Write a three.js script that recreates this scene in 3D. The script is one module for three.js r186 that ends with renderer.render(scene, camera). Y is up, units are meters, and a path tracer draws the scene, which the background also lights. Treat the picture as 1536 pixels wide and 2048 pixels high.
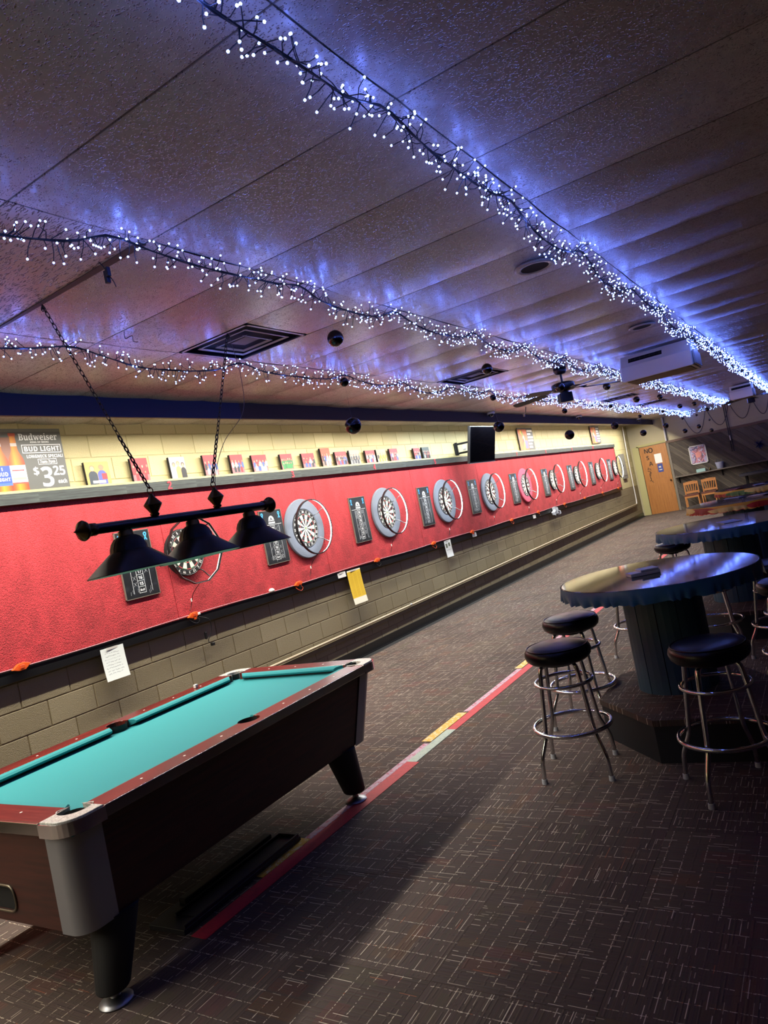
import * as THREE from 'three';
import { RoundedBoxGeometry } from 'three/addons/geometries/RoundedBoxGeometry.js';
import { mergeGeometries } from 'three/addons/utils/BufferGeometryUtils.js';
import { RectAreaLightUniformsLib } from 'three/addons/lights/RectAreaLightUniformsLib.js';
import { FontLoader } from 'three/addons/loaders/FontLoader.js';
import { TextGeometry } from 'three/addons/geometries/TextGeometry.js';

/* ---------- camera, exposure ---------- */
const scene = new THREE.Scene();
scene.background = new THREE.Color(0x000000);
const camera = new THREE.PerspectiveCamera(71.64, 1536 / 2048, 0.05, 100);
camera.position.set(5.333, 1.684, 0);
{
  const yaw = 0.5618, pitch = 0.006, roll = -0.2013;
  camera.rotation.order = 'YXZ';
  camera.rotation.set(pitch, yaw, roll);
}
scene.add(camera);
const renderer = new THREE.WebGLRenderer({ antialias: true });
renderer.toneMapping = THREE.LinearToneMapping;
renderer.toneMappingExposure = 1.06;
renderer.shadowMap.enabled = true;
RectAreaLightUniformsLib.init();

/* light levels, all in one place */
const TUBE = 380;            // fluorescent tubes behind the valance
const RING_GLOW = 5, RING_LAMP = 0.5;
const FAIRY_GLOW = 48, FAIRY_LAMP = 0.035;

/* ---------- helpers ---------- */
function rng(a) { return () => { a |= 0; a = a + 0x6D2B79F5 | 0; let t = Math.imul(a ^ a >>> 15, 1 | a); t = t + Math.imul(t ^ t >>> 7, 61 | t) ^ t; return ((t ^ t >>> 14) >>> 0) / 4294967296; }; }
const V = (x, y, z) => new THREE.Vector3(x, y, z);
const PI = Math.PI;
const taken = {};
function numbered(n) { const k = taken[n] = (taken[n] ?? -1) + 1; return k ? n + '_' + String(k).padStart(3, '0') : n; }
function mesh(name, geo, mat, parent) {
  const m = new THREE.Mesh(Array.isArray(geo) ? merge(geo) : geo, mat);
  m.name = name; m.castShadow = true; m.receiveShadow = true;
  if (parent) parent.add(m);
  return m;
}
function merge(list) {
  const l = list.map(g => { let q = g.index ? g.toNonIndexed() : g; for (const k of Object.keys(q.attributes)) if (!['position', 'normal', 'uv'].includes(k)) q.deleteAttribute(k); return q; });
  return l.length === 1 ? l[0] : mergeGeometries(l);
}
function tag(o, label, category, group, kind) {
  o.userData.label = label; if (category) o.userData.category = category;
  if (group) o.userData.group = group; if (kind) o.userData.kind = kind; return o;
}
function thing(name, label, category, [x, y, z] = [0, 0, 0], turn = 0, group) {
  const o = new THREE.Group(); o.name = numbered(name); o.position.set(x, y, z); o.rotation.y = turn; scene.add(o);
  return tag(o, label, category, group);
}
function single(name, geo, mat, label, category, group) {
  const m = mesh(numbered(name), geo, mat, scene); return tag(m, label, category, group);
}
function struct(name, label) { const o = new THREE.Group(); o.name = numbered(name); scene.add(o); o.userData = { kind: 'structure', label }; return o; }
function box(w, h, d, x = 0, y = 0, z = 0, rx = 0, ry = 0, rz = 0) {
  const g = new THREE.BoxGeometry(w, h, d); if (rx) g.rotateX(rx); if (ry) g.rotateY(ry); if (rz) g.rotateZ(rz); return g.translate(x, y, z);
}
function rbox(w, h, d, r, x = 0, y = 0, z = 0, seg = 2) { return new RoundedBoxGeometry(w, h, d, seg, r).translate(x, y, z); }
function cyl(r0, r1, h, x = 0, y = 0, z = 0, n = 24, open = false) { return new THREE.CylinderGeometry(r0, r1, h, n, 1, open).translate(x, y, z); }
function span(a, b, r, n = 8, r1 = r) {   // a bar between two points
  const d = b.clone().sub(a), L = d.length();
  const g = new THREE.CylinderGeometry(r1, r, L, n, 1);
  g.applyQuaternion(new THREE.Quaternion().setFromUnitVectors(V(0, 1, 0), d.normalize()));
  return g.translate((a.x + b.x) / 2, (a.y + b.y) / 2, (a.z + b.z) / 2);
}
function tube(pts, r, seg = 24, n = 8, closed = false) { return new THREE.TubeGeometry(new THREE.CatmullRomCurve3(pts, closed), seg, r, n, closed); }
function lathe(p, n = 32) { return new THREE.LatheGeometry(p.map(a => new THREE.Vector2(a[0], a[1])), n); }
function quad(a, b, c, d) {   // one flat face, corners counter-clockwise
  const g = new THREE.BufferGeometry(); const p = [a, b, c, a, c, d];
  g.setAttribute('position', new THREE.Float32BufferAttribute(p.flatMap(v => [v.x, v.y, v.z]), 3));
  const uv = [[0, 0], [1, 0], [1, 1], [0, 0], [1, 1], [0, 1]];
  g.setAttribute('uv', new THREE.Float32BufferAttribute(uv.flat(), 2)); g.computeVertexNormals(); return g;
}
function planeUV(g, ax, ay, s) {   // uv in metres from two axes
  const p = g.attributes.position, uv = new Float32Array(p.count * 2), k = { x: 'getX', y: 'getY', z: 'getZ' };
  for (let i = 0; i < p.count; i++) { uv[2 * i] = p[k[ax]](i) * s; uv[2 * i + 1] = p[k[ay]](i) * s; }
  g.setAttribute('uv', new THREE.BufferAttribute(uv, 2)); return g;
}
function slabXZ(pts, y0, h) {   // plan outline, extruded upwards
  const s = new THREE.Shape(pts.map(p => new THREE.Vector2(p[0], -p[1])));
  return new THREE.ExtrudeGeometry(s, { depth: h, bevelEnabled: false }).rotateX(-PI / 2).translate(0, y0, 0);
}
const ORD = ['first', 'second', 'third', 'fourth', 'fifth', 'sixth', 'seventh', 'eighth', 'ninth', 'tenth', 'eleventh', 'twelfth', 'thirteenth', 'fourteenth', 'fifteenth', 'sixteenth', 'seventeenth', 'eighteenth', 'nineteenth', 'twentieth', 'twenty-first'];

/* ---------- textures ---------- */
function canvas(w, h, draw) { const c = document.createElement('canvas'); c.width = w; c.height = h; draw(c.getContext('2d'), w, h); return c; }
function ctex(w, h, draw, srgb = true, rep) {
  const t = new THREE.CanvasTexture(canvas(w, h, draw)); if (srgb) t.colorSpace = THREE.SRGBColorSpace;
  t.magFilter = THREE.LinearFilter; t.anisotropy = 8;
  if (rep) { t.wrapS = t.wrapT = THREE.RepeatWrapping; t.repeat.set(rep, rep); } return t;
}
function noiseGrid(n, seed) { const r = rng(seed), a = new Float32Array(n * n); for (let i = 0; i < a.length; i++) a[i] = r(); return (u, v) => { u *= n; v *= n; const x = Math.floor(u), y = Math.floor(v); let fx = u - x, fy = v - y; fx = fx * fx * (3 - 2 * fx); fy = fy * fy * (3 - 2 * fy); const g = (i, j) => a[((j % n + n) % n) * n + ((i % n + n) % n)]; return (g(x, y) * (1 - fx) + g(x + 1, y) * fx) * (1 - fy) + (g(x, y + 1) * (1 - fx) + g(x + 1, y + 1) * fx) * fy; }; }
function dtex(n, f, srgb) {   // f(u, v) -> [r, g, b] in 0..1
  const d = new Uint8Array(n * n * 4);
  for (let j = 0; j < n; j++) for (let i = 0; i < n; i++) { const c = f(i / n, j / n), k = (j * n + i) * 4; for (let q = 0; q < 3; q++) d[k + q] = Math.max(0, Math.min(255, c[q] * 255)); d[k + 3] = 255; }
  const t = new THREE.DataTexture(d, n, n); t.wrapS = t.wrapT = THREE.RepeatWrapping; t.magFilter = THREE.LinearFilter; t.minFilter = THREE.LinearMipmapLinearFilter; t.generateMipmaps = true;
  if (srgb) t.colorSpace = THREE.SRGBColorSpace; t.needsUpdate = true; return t;
}
const N = [noiseGrid(8, 1), noiseGrid(32, 2), noiseGrid(128, 3), noiseGrid(256, 4)];
const M = (o) => new THREE.MeshStandardMaterial(o);
const MP = (o) => new THREE.MeshPhysicalMaterial(o);

// floor carpet: 16 tiles on one sheet, each 0.61 m
const carpetDraw = (bump) => (g, w, h) => {
  const R = rng(77), T = w / 4;
  for (let ty = 0; ty < 4; ty++) for (let tx = 0; tx < 4; tx++) {
    const turn = (tx + ty) % 2, k = R();
    g.save(); g.beginPath(); g.rect(tx * T, ty * T, T, T); g.clip(); g.translate(tx * T, ty * T);
    if (turn) { g.translate(T, 0); g.rotate(PI / 2); }
    g.fillStyle = bump ? '#666' : ['#4d3f39', '#53453e', '#493b35', '#54473d'][Math.floor(k * 4)]; g.fillRect(0, 0, T, T);
    for (let x = 0; x < T; x += 3) { g.fillStyle = bump ? `rgba(0,0,0,${.2 + R() * .3})` : `rgba(${20 + R() * 30},${15 + R() * 22},${12 + R() * 20},${.25 + R() * .35})`; g.fillRect(x, 0, 1.4, T); }
    for (let i = 0; i < 7; i++) { g.fillStyle = bump ? 'rgba(120,120,120,.2)' : `rgba(${70 + R() * 40},${50 + R() * 25},${38 + R() * 20},.3)`; g.fillRect(R() * T, R() * T, 20 + R() * 90, 60 + R() * 160); }
    const line = (x, y, lw, lh) => { const o = R(); g.fillStyle = bump ? '#fff' : o < .04 ? '#96563a' : o < .3 ? '#aca08c' : o < .75 ? '#ccc0ac' : '#948976'; g.fillRect(x, y, lw, lh); };
    const rows = 7; let y = R() * 40;
    for (let r = 0; r < rows; r++) {
      const dash = 14 + R() * 10; for (let x = R() * 30; x < T; x += 4 + R() * 5) if (R() < .72) line(x, y + (R() - .5) * 2, 3 + R() * 9, 2.4);
      y += T / rows * (.7 + R() * .6);
    }
    const cols = 34; for (let c = 0; c < cols; c++) { const x = (c + R() * .8) * T / cols; const n = 2 + Math.floor(R() * 3); for (let i = 0; i < n; i++) { if (R() < .3) continue; line(x, R() * T, 2.1, 22 + R() * 62); } }
    g.restore();
  }
};
const carpetMap = ctex(2048, 2048, carpetDraw(false)), carpetBump = ctex(1024, 1024, carpetDraw(true), false);
for (const t of [carpetMap, carpetBump]) { t.wrapS = t.wrapT = THREE.RepeatWrapping; }
const mCarpet = M({ map: carpetMap, bumpMap: carpetBump, bumpScale: 0.002, roughness: 0.95 });

// red wall carpet
const redMap = dtex(1024, (u, v) => {
  const f = N[3](u * 1, v * 1) * .5 + N[2](u * 4, v * 3) * .5, c = N[1](u * .5, v * .25), c2 = N[0](u, v * .5);
  const k = .74 + .40 * (f - .5) + .10 * (c - .5) + .07 * (c2 - .5);
  return [.90 * k, .27 * k * (1 - .2 * (f - .5)), .30 * k];
}, true);
const redBump = dtex(512, (u, v) => { const k = N[3](u * 1.0, v) * .6 + N[2](u * 2, v * 2) * .4; return [k, k, k]; });
const mRed = M({ map: redMap, bumpMap: redBump, bumpScale: 0.004, roughness: 1 });

// acoustic ceiling tile: pits and fissures
const tileDraw = (bump) => (g, w, h) => {
  const R = rng(5); g.fillStyle = bump ? '#fff' : '#bcb3a9'; g.fillRect(0, 0, w, h);
  if (!bump) for (let i = 0; i < 900; i++) { g.fillStyle = R() < .5 ? 'rgba(120,110,100,.05)' : 'rgba(255,250,240,.05)'; const s = 20 + R() * 60; g.fillRect(R() * w, R() * h, s, s * .6); }
  for (let i = 0; i < 15000; i++) { g.fillStyle = bump ? (R() < .5 ? '#000' : '#777') : (R() < .5 ? 'rgba(58,50,46,.95)' : 'rgba(104,95,88,.85)'); const a = .6 + R() * 1.6; g.fillRect(R() * w, R() * h, a * 1.5, a); }
  for (let i = 0; i < 3400; i++) { g.fillStyle = bump ? '#222' : 'rgba(80,72,66,.85)'; const x = R() * w, y = R() * h, a = 3 + R() * 6; g.save(); g.translate(x, y); g.rotate(R() * 1.2 - .6); g.fillRect(0, 0, a, 1.4 + R()); g.restore(); }
};
const tileMap = ctex(1024, 1024, tileDraw(false), true, 1), tileBump = ctex(1024, 1024, tileDraw(true), false, 1);
const mTile = [0xffffff, 0xf2eeea, 0xe9e4e0].map(c => MP({ color: c, map: tileMap, bumpMap: tileBump, bumpScale: 0.002, roughness: 0.27, specularIntensity: .5 }));

// one older tile pattern with long fissures
const coarseDraw = (bump) => (g, w, h) => {
  const R = rng(15); g.fillStyle = bump ? '#fff' : '#bcb3a9'; g.fillRect(0, 0, w, h);
  for (let i = 0; i < 5200; i++) { g.strokeStyle = bump ? (R() < .5 ? '#000' : '#555') : (R() < .6 ? 'rgba(60,50,46,.9)' : 'rgba(96,86,80,.85)'); g.lineWidth = 1.5 + R() * 2.4; let x = R() * w, y = R() * h; g.beginPath(); g.moveTo(x, y); for (let k = 0; k < 3; k++) { x += 3 + R() * 6; y += (R() - .5) * 6; g.lineTo(x, y); } g.stroke(); }
};
const mCoarse = MP({ map: ctex(1024, 1024, coarseDraw(false), true, 1), bumpMap: ctex(1024, 1024, coarseDraw(true), false, 1), bumpScale: .003, roughness: .3, specularIntensity: .5 });

// painted block
const blockBump = dtex(512, (u, v) => { let k = N[3](u, v) * .5 + N[2](u, v) * .5; k = k > .6 ? 1 : k < .3 ? .25 : .55 + k * .5; return [k, k, k]; });
const paint = (c, r = .55) => M({ color: c, bumpMap: blockBump, bumpScale: 0.003, roughness: r });
const mCream = [0xbcb184, 0xb7ac7f, 0xc1b689].map(c => paint(c));
const mBrown = [0x7f7459, 0x7a6f55, 0x84795e].map(c => paint(c));
const mJointC = paint(0xa79d70), mJointB = paint(0x7a6b4e);

// streaky wood
function woodMap(base, dark, seed, n = 512) {
  const A = noiseGrid(64, seed);
  return dtex(n, (u, v) => { const g = A(u * .06 + .3, v * 1.0) * .6 + A(u * .25, v * 3) * .4, q = Math.pow(g, 1.4); return base.map((b, i) => b * (1 - q) + dark[i] * q); }, true);
}
const mFascia = M({ map: woodMap([.25, .28, .27], [.09, .11, .11], 21), roughness: .6 });
const mahogany = M({ map: woodMap([.42, .155, .115], [.23, .065, .05], 22), roughness: .25 });
const mCabinet = M({ map: woodMap([.27, .11, .08], [.16, .06, .045], 23), roughness: .5, side: THREE.DoubleSide });
const mDoor = M({ map: woodMap([.70, .47, .22], [.58, .36, .15], 24), roughness: .45 });
const mOak = M({ map: woodMap([.80, .55, .30], [.62, .38, .17], 25), roughness: .5 });
const mPlank = [[.42, .38, .33], [.35, .31, .27], [.48, .44, .38]].map((b, i) => M({ map: woodMap(b, b.map(x => x * .55), 30 + i), roughness: .75 }));

// plain stuff
const mBlack = M({ color: 0x0c0c0e, roughness: .45 }), mBlackMatte = M({ color: 0x0d0d0f, roughness: .9 }), mBlackBoard = M({ color: 0x111113, roughness: .35 });
const mWhite = M({ color: 0xe6e4df, roughness: .5 }), mOffWhite = M({ color: 0xc9c6bf, roughness: .5 });
const mChrome = M({ color: 0xd8dadd, metalness: 1, roughness: .12 }), mAlu = M({ color: 0xb9b7b0, metalness: 1, roughness: .38 }), mSteel = M({ color: 0x8e9094, metalness: 1, roughness: .42 });
const mBrass = M({ color: 0x4b4028, metalness: 1, roughness: .35 });
const mVinyl = MP({ color: 0x0a0b10, roughness: .3, specularIntensity: .7 });
const mTeeDark = M({ color: 0x5d5650, roughness: .7 });
const mBeam = M({ color: 0x40322a, roughness: .7 });

/* ---------- the room: floor ---------- */
const Z_FAR = -24.05, X_RIGHT = 8.2, Z_BACK = 5.2, CEIL = 3.0;
{
  const fl = struct('floor', 'brown carpet tile floor with pale dashed line pattern');
  mesh('slab', box(X_RIGHT + .2, .2, Z_BACK - Z_FAR + .4, X_RIGHT / 2, -.104, (Z_FAR + Z_BACK) / 2), mBlackMatte, fl);
  const R = rng(9), T = .61, tileG = [];
  for (let k = 0; k < 16; k++) { const g = new THREE.BoxGeometry(T - .0012, .004, T - .0012); const u = (k % 4) / 4, v = Math.floor(k / 4) / 4, p = g.attributes.position, uv = g.attributes.uv; for (let i = 0; i < uv.count; i++) uv.setXY(i, u + .002 + (p.getX(i) / T + .5) * .246, v + .002 + (p.getZ(i) / T + .5) * .246); tileG.push(g.translate(0, -.002, 0)); }
  const rest = [];
  for (let j = -14; j < 37; j++) for (let i = -8; i < 7; i++) {
    const x = 4.42 + (i + .5) * T, z = -2.70 - (j + .5) * T;
    if (x < -.1 || x > X_RIGHT + .3 || z < Z_FAR - .2 || z > Z_BACK) continue;
    const checker = (i + j) & 1; let k; do { k = Math.floor(R() * 16); } while ((((k % 4) + Math.floor(k / 4)) & 1) !== checker);
    const near = z > -9.2 && z < -.9 && x > .4 && x < 6.2;
    if (near) { const m = mesh('carpet_tile', tileG[k], mCarpet, fl); m.position.set(x, 0, z); }
    else rest.push(tileG[k].clone().translate(x, 0, z));
  }
  mesh('carpet_field', rest, mCarpet, fl).userData.kind = 'stuff';
}

/* ---------- ceiling of lay-in tiles ---------- */
const XG = [-.507, .713, 1.933, 3.153, 4.373, 5.593, 6.813, 8.033, 9.25], ZG = k => 0.95 - .61 * k;   // k=5 -> -2.10
const DIFF = [[1.933, -3.32], [1.933, -6.98], [1.933, -13.69], [1.933, -16.74]];
{
  const ce = struct('ceiling', 'suspended ceiling of sagging off-white acoustic tiles');
  mesh('deck', box(X_RIGHT + .4, .12, Z_BACK - Z_FAR + .4, X_RIGHT / 2, CEIL + .11, (Z_FAR + Z_BACK) / 2), mTeeDark, ce);
  const R = rng(14), hidden = [];
  const variants = [];
  const sagTile = (W, D, sag, sx) => {
    const g = new THREE.PlaneGeometry(W - .008, D - .008, 8, 8).rotateX(PI / 2); const p = g.attributes.position;
    for (let i = 0; i < p.count; i++) { const a = p.getX(i) / W * 2, b = p.getZ(i) / D * 2; p.setY(i, -sag * (1 - b * b) * (1 - .35 * a * a) - sx * (1 - a * a) * .5); }
    g.computeVertexNormals(); planeUV(g, 'x', 'z', 1 / 1.22);
    const skirt = []; for (const [w, d, x, z] of [[W - .008, .001, 0, D / 2 - .004], [W - .008, .001, 0, -D / 2 + .004], [.001, D - .008, W / 2 - .004, 0], [.001, D - .008, -W / 2 + .004, 0]]) { const s = box(w, .012, d, x, .006, z); planeUV(s, 'x', 'z', 1 / 1.22); skirt.push(s); }
    return merge([g, ...skirt]);
  };
  for (const s of [.004, .008, .012, .016]) variants.push([sagTile(1.22, .61, s, .003), sagTile(.61, .61, s * .5, .002), sagTile(.9, .61, s, .002)]);
  for (let i = 0; i < XG.length - 1; i++) for (let k = -7; k < 41; k++) {
    const z0 = ZG(k), z1 = ZG(k + 1), zc = (z0 + z1) / 2, x0 = XG[i], x1 = XG[i + 1]; if (z1 < Z_FAR - .3 || z0 > Z_BACK + .5 || x0 > X_RIGHT) continue;
    const v = variants[Math.floor(R() * 4)], mt = mTile[Math.floor(R() * 3)];
    const d = DIFF.find(q => Math.abs(q[0] - x0) < .01 && Math.abs(q[1] - z0) < .1);
    const px = d ? (x0 + .61 + x1) / 2 : (x0 + x1) / 2, flip = R() < .5;
    if (z0 > .4 || x0 > 6.7) { hidden.push((d ? v[1] : v[0]).clone().translate(px, CEIL, zc)); continue; }
    const m = mesh('ceiling_tile', d ? v[1] : v[0], mt, ce);
    m.position.set(px, CEIL, zc); if (flip) m.rotation.y = PI;
    if (i === 2 && (k === 4 || k === 3)) m.material = mCoarse;
  }
  mesh('outlying_tiles', hidden, mTile[1], ce).userData.kind = 'stuff';
  const runners = []; for (const x of XG) runners.push(box(.03, .004, Z_BACK - Z_FAR, x, CEIL + .007, (Z_BACK + Z_FAR) / 2));
  for (let k = -7; k < 41; k++) runners.push(box(X_RIGHT, .004, .03, X_RIGHT / 2, CEIL + .006, ZG(k)));
  mesh('grid_runners', runners, mTeeDark, ce).userData.kind = 'stuff';
  mesh('shifted_tee', slabXZ([[1.95, -2.088], [3.12, -2.06], [3.12, -2.105], [1.95, -2.105]], CEIL - .006, .005), M({ color: 0x4a3a30, roughness: .7 }), ce);
}

/* ---------- left wall: painted concrete blocks ---------- */
{
  const wl = struct('wall_left', 'painted concrete block wall, cream above and brown below');
  const top = mesh('upper_mortar', box(.2, CEIL - 1.03 + .1, Z_BACK - Z_FAR + .3, -.1035, (CEIL + .1 + 1.03) / 2, (Z_FAR + Z_BACK) / 2), mJointC, wl);
  mesh('lower_mortar', box(.2, 1.03, Z_BACK - Z_FAR + .3, -.1035, .515, (Z_FAR + Z_BACK) / 2), mJointB, wl);
  const R = rng(31), BL = .4064;
  const geoms = {}; const block = (L, h) => geoms[L.toFixed(3) + h.toFixed(3)] ??= planeUV(rbox(.03, h - .009, L - .009, .004, -.0135, 0, 0, 1), 'z', 'y', 2.2);
  const rest = { c: [], b: [] };
  const course = (y0, y1, off, low) => {
    for (let z = -.9 - off; z > Z_FAR - .2; z -= BL) {
      let L = BL; if (z - L < Z_FAR) break;
      const near = z < -2.3 && z > -15.5, k = Math.floor(R() * 3), g = block(L, y1 - y0);
      if (near) { const m = mesh('concrete_block', g, (low ? mBrown : mCream)[k], wl); m.position.set((R() - .5) * .0016, (y0 + y1) / 2, z - L / 2); }
      else rest[low ? 'b' : 'c'].push(g.clone().translate((R() - .5) * .0016, (y0 + y1) / 2, z - L / 2));
    }
  };
  course(2.898, 3.005, .0, false); course(2.695, 2.898, .203, false); course(2.492, 2.695, .0, false); course(2.40, 2.492, .203, false);
  for (let k = 0; k < 5; k++) course(k * .2032, (k + 1) * .2032, (k % 2) * .203, true);
  for (const [k, y] of [[0, 1.03], [1, 1.22], [0, 1.42], [1, 1.625], [0, 1.83], [1, 2.03], [0, 2.236]]) { for (let z = -21.7 - (k ? .203 : 0); z - BL > Z_FAR; z -= BL) rest.c.push(block(BL, .2).clone().translate(0, y + .1, z - BL / 2)); }
  mesh('far_upper_blocks', rest.c, mCream[0], wl).userData.kind = 'stuff';
  mesh('far_lower_blocks', rest.b, mBrown[0], wl).userData.kind = 'stuff';
  const bb = struct('baseboard_left', 'black vinyl baseboard along the block wall');
  mesh('cove', [box(.012, .115, 23.9, .007, .0575, -12.1), box(.03, .008, 23.9, .014, .004, -12.1)], mBlackBoard, bb);
}
/* other walls */
{
  const wf = struct('wall_far', 'cream end wall with diagonal weathered plank panelling');
  mesh('plaster', box(X_RIGHT + .4, CEIL + .2, .2, X_RIGHT / 2, CEIL / 2, Z_FAR - .11), paint(0xb3a988, .7), wf);
  // diagonal planks, each clipped to the panelled area
  const clip = (poly, a, b, c) => { const out = []; for (let i = 0; i < poly.length; i++) { const p = poly[i], q = poly[(i + 1) % poly.length], dp = a * p[0] + b * p[1] - c, dq = a * q[0] + b * q[1] - c; if (dp >= 0) out.push(p); if (dp * dq < 0) { const t = dp / (dp - dq); out.push([p[0] + (q[0] - p[0]) * t, p[1] + (q[1] - p[1]) * t]); } } return out; };
  const n = [Math.SQRT1_2, Math.SQRT1_2], R = rng(8), pw = .14;
  for (let s = .8; s < 7.2; s += pw) {
    let poly = [[1.19, .02], [X_RIGHT, .02], [X_RIGHT, 2.16], [1.19, 2.16]];
    poly = clip(poly, n[0], n[1], s); if (poly.length > 2) poly = clip(poly, -n[0], -n[1], -(s + pw - .006)); if (poly.length < 3) continue;
    const sh = new THREE.Shape(poly.map(p => new THREE.Vector2(p[0], p[1])));
    const g = new THREE.ExtrudeGeometry(sh, { depth: .012 + R() * .006, bevelEnabled: false });
    const p = g.attributes.position, uv = g.attributes.uv; const o = R(); for (let i = 0; i < p.count; i++) { uv.setXY(i, (p.getX(i) - p.getY(i)) * .5 + o, (p.getX(i) + p.getY(i)) * .7 + o); }
    mesh('plank', g.translate(0, 0, Z_FAR), mPlank[Math.floor(R() * 3)], wf);
  }
  const t1 = struct('trim_1', 'dull brown rail above the plank panelling'); mesh('rail', box(X_RIGHT - 1.12, .07, .04, (X_RIGHT + 1.12) / 2, 2.2, Z_FAR + .02), M({ color: 0x6b5547, roughness: .7 }), t1);
  mesh('end_post', box(.06, 2.2, .035, 1.155, 1.1, Z_FAR + .018), M({ color: 0x7b7266, roughness: .7 }), t1);
  const t2 = struct('trim_2', 'pale yellow door casing in the far left corner'); mesh('casing', [box(.2, 2.24, .03, .155, 1.12, Z_FAR + .015), box(.95, .07, .03, .68, 2.245, Z_FAR + .015)], paint(0xb8b27c, .6), t2);
  const wr = struct('wall_right', 'dark brown side wall out of the picture'); mesh('panel', box(.2, CEIL + .2, Z_BACK - Z_FAR + .4, X_RIGHT + .1, CEIL / 2, (Z_FAR + Z_BACK) / 2), M({ color: 0x3a2f29, roughness: .8 }), wr);
  const wb = struct('wall_back', 'dark brown wall behind the viewer'); mesh('panel', box(X_RIGHT + .4, CEIL + .2, .2, X_RIGHT / 2, CEIL / 2, Z_BACK + .1), M({ color: 0x3a2f29, roughness: .8 }), wb);
  // dark valance beam that hides the lights over the dart wall
  const be = struct('trim_3', 'dark brown valance beam below the ceiling along the dart wall');
  mesh('beam_board', box(.035, .155, Z_BACK - Z_FAR, .8325, CEIL - .0775, (Z_BACK + Z_FAR) / 2), mBeam, be);
}

/* ---------- fluorescent fittings behind the valance ---------- */
{
  const body = [rbox(.08, .024, 1.22, .006, 0, .014, 0), box(.04, .04, .02, 0, -.008, .6), box(.04, .04, .02, 0, -.008, -.6)];
  const bodyG = merge(body), tubeG = new THREE.CylinderGeometry(.013, .013, 1.16, 12).rotateX(PI / 2).translate(0, -.014, 0);
  const warm = new THREE.Color(1, .93, .80), cool = new THREE.Color(.86, .96, 1);
  for (let k = 0; k < 20; k++) {
    const z = 3.53 - k * 1.36, isCool = k === 10 || k === 11, c = isCool ? cool : warm;
    const t = thing('fluorescent_light', `${isCool ? 'cool' : 'warm'} white fluorescent batten behind the valance, ${ORD[k] ?? 'last'} along the dart wall`, 'lamp', [.722, CEIL - .045, z], 0, 'fluorescent battens behind the valance');
    mesh('housing', bodyG, mOffWhite, t);
    mesh('lamp_tube', tubeG, M({ color: 0xffffff, emissive: c, emissiveIntensity: 5, roughness: .4 }), t);
    const l = new THREE.RectAreaLight(c, TUBE, 1.16, .04); l.name = 'tube_light'; l.position.set(.722, CEIL - .074, z); l.lookAt(.722 + .04, CEIL - .074 - 1, z); scene.add(l);
  }
}
/* navy banner taped to the valance */
single('banner', box(.004, .158, 5.6, .8535, CEIL - .079, -2.2), M({ color: 0x20264f, roughness: .55 }), 'navy blue plastic banner strip on the dark valance beam', 'banner');

/* ---------- red dart backing and picture ledge ---------- */
{
  const t = thing('dart_backing', 'long red carpeted dart backing panel on the block wall', 'wall panel', [0, 0, 0]);
  const edge = [-.6, -2.1, -4.5, -6.91, -9.313, -11.708, -14.2, -16.62, -19.1, -21.72];
  for (let i = 0; i + 1 < edge.length; i++) {
    const L = edge[i] - edge[i + 1];
    const g = planeUV(rbox(.053, 1.225, L - .004, .006, .0297, 1.7325, (edge[i] + edge[i + 1]) / 2), 'z', 'y', .8); mesh('carpet_panel', g, mRed, t);
  }
  mesh('bottom_board', box(.055, .09, 21.1, .0315, 1.075, -11.15), mBlackBoard, t);
  mesh('end_strip', box(.055, 1.31, .03, .0315, 1.68, -21.74), mBlackMatte, t);
}
{
  const t = thing('picture_ledge', 'dark stained wood ledge with cream lip above the red carpet', 'shelf', [0, 0, 0]);
  mesh('ledge_board', box(.078, .03, 21.1, .042, 2.431, -11.15), paint(0xd8cd92), t);
  const f = planeUV(rbox(.022, .088, 21.1, .003, .0925, 2.38, -11.15), 'z', 'y', 2); const uv = f.attributes.uv; for (let i = 0; i < uv.count; i++) uv.setX(i, uv.getX(i) * .6);
  mesh('fascia', f, mFascia, t);
  const font = await new FontLoader().loadAsync('fonts/droid/droid_sans_bold.typeface.json');
  const mNum = M({ color: 0xb02a38, roughness: .6 });
  [-4.66, -6.51, -8.3, -10.11, -11.83, -13.7, -15.48, -17.44, -19.3].forEach((z, i) => {
    const g = new TextGeometry(String(i + 2), { font, size: .075, depth: .004, curveSegments: 4 }); g.rotateY(PI / 2).translate(.104, 2.343, z + .03); mesh('number', g, mNum, t);
  });
}

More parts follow.
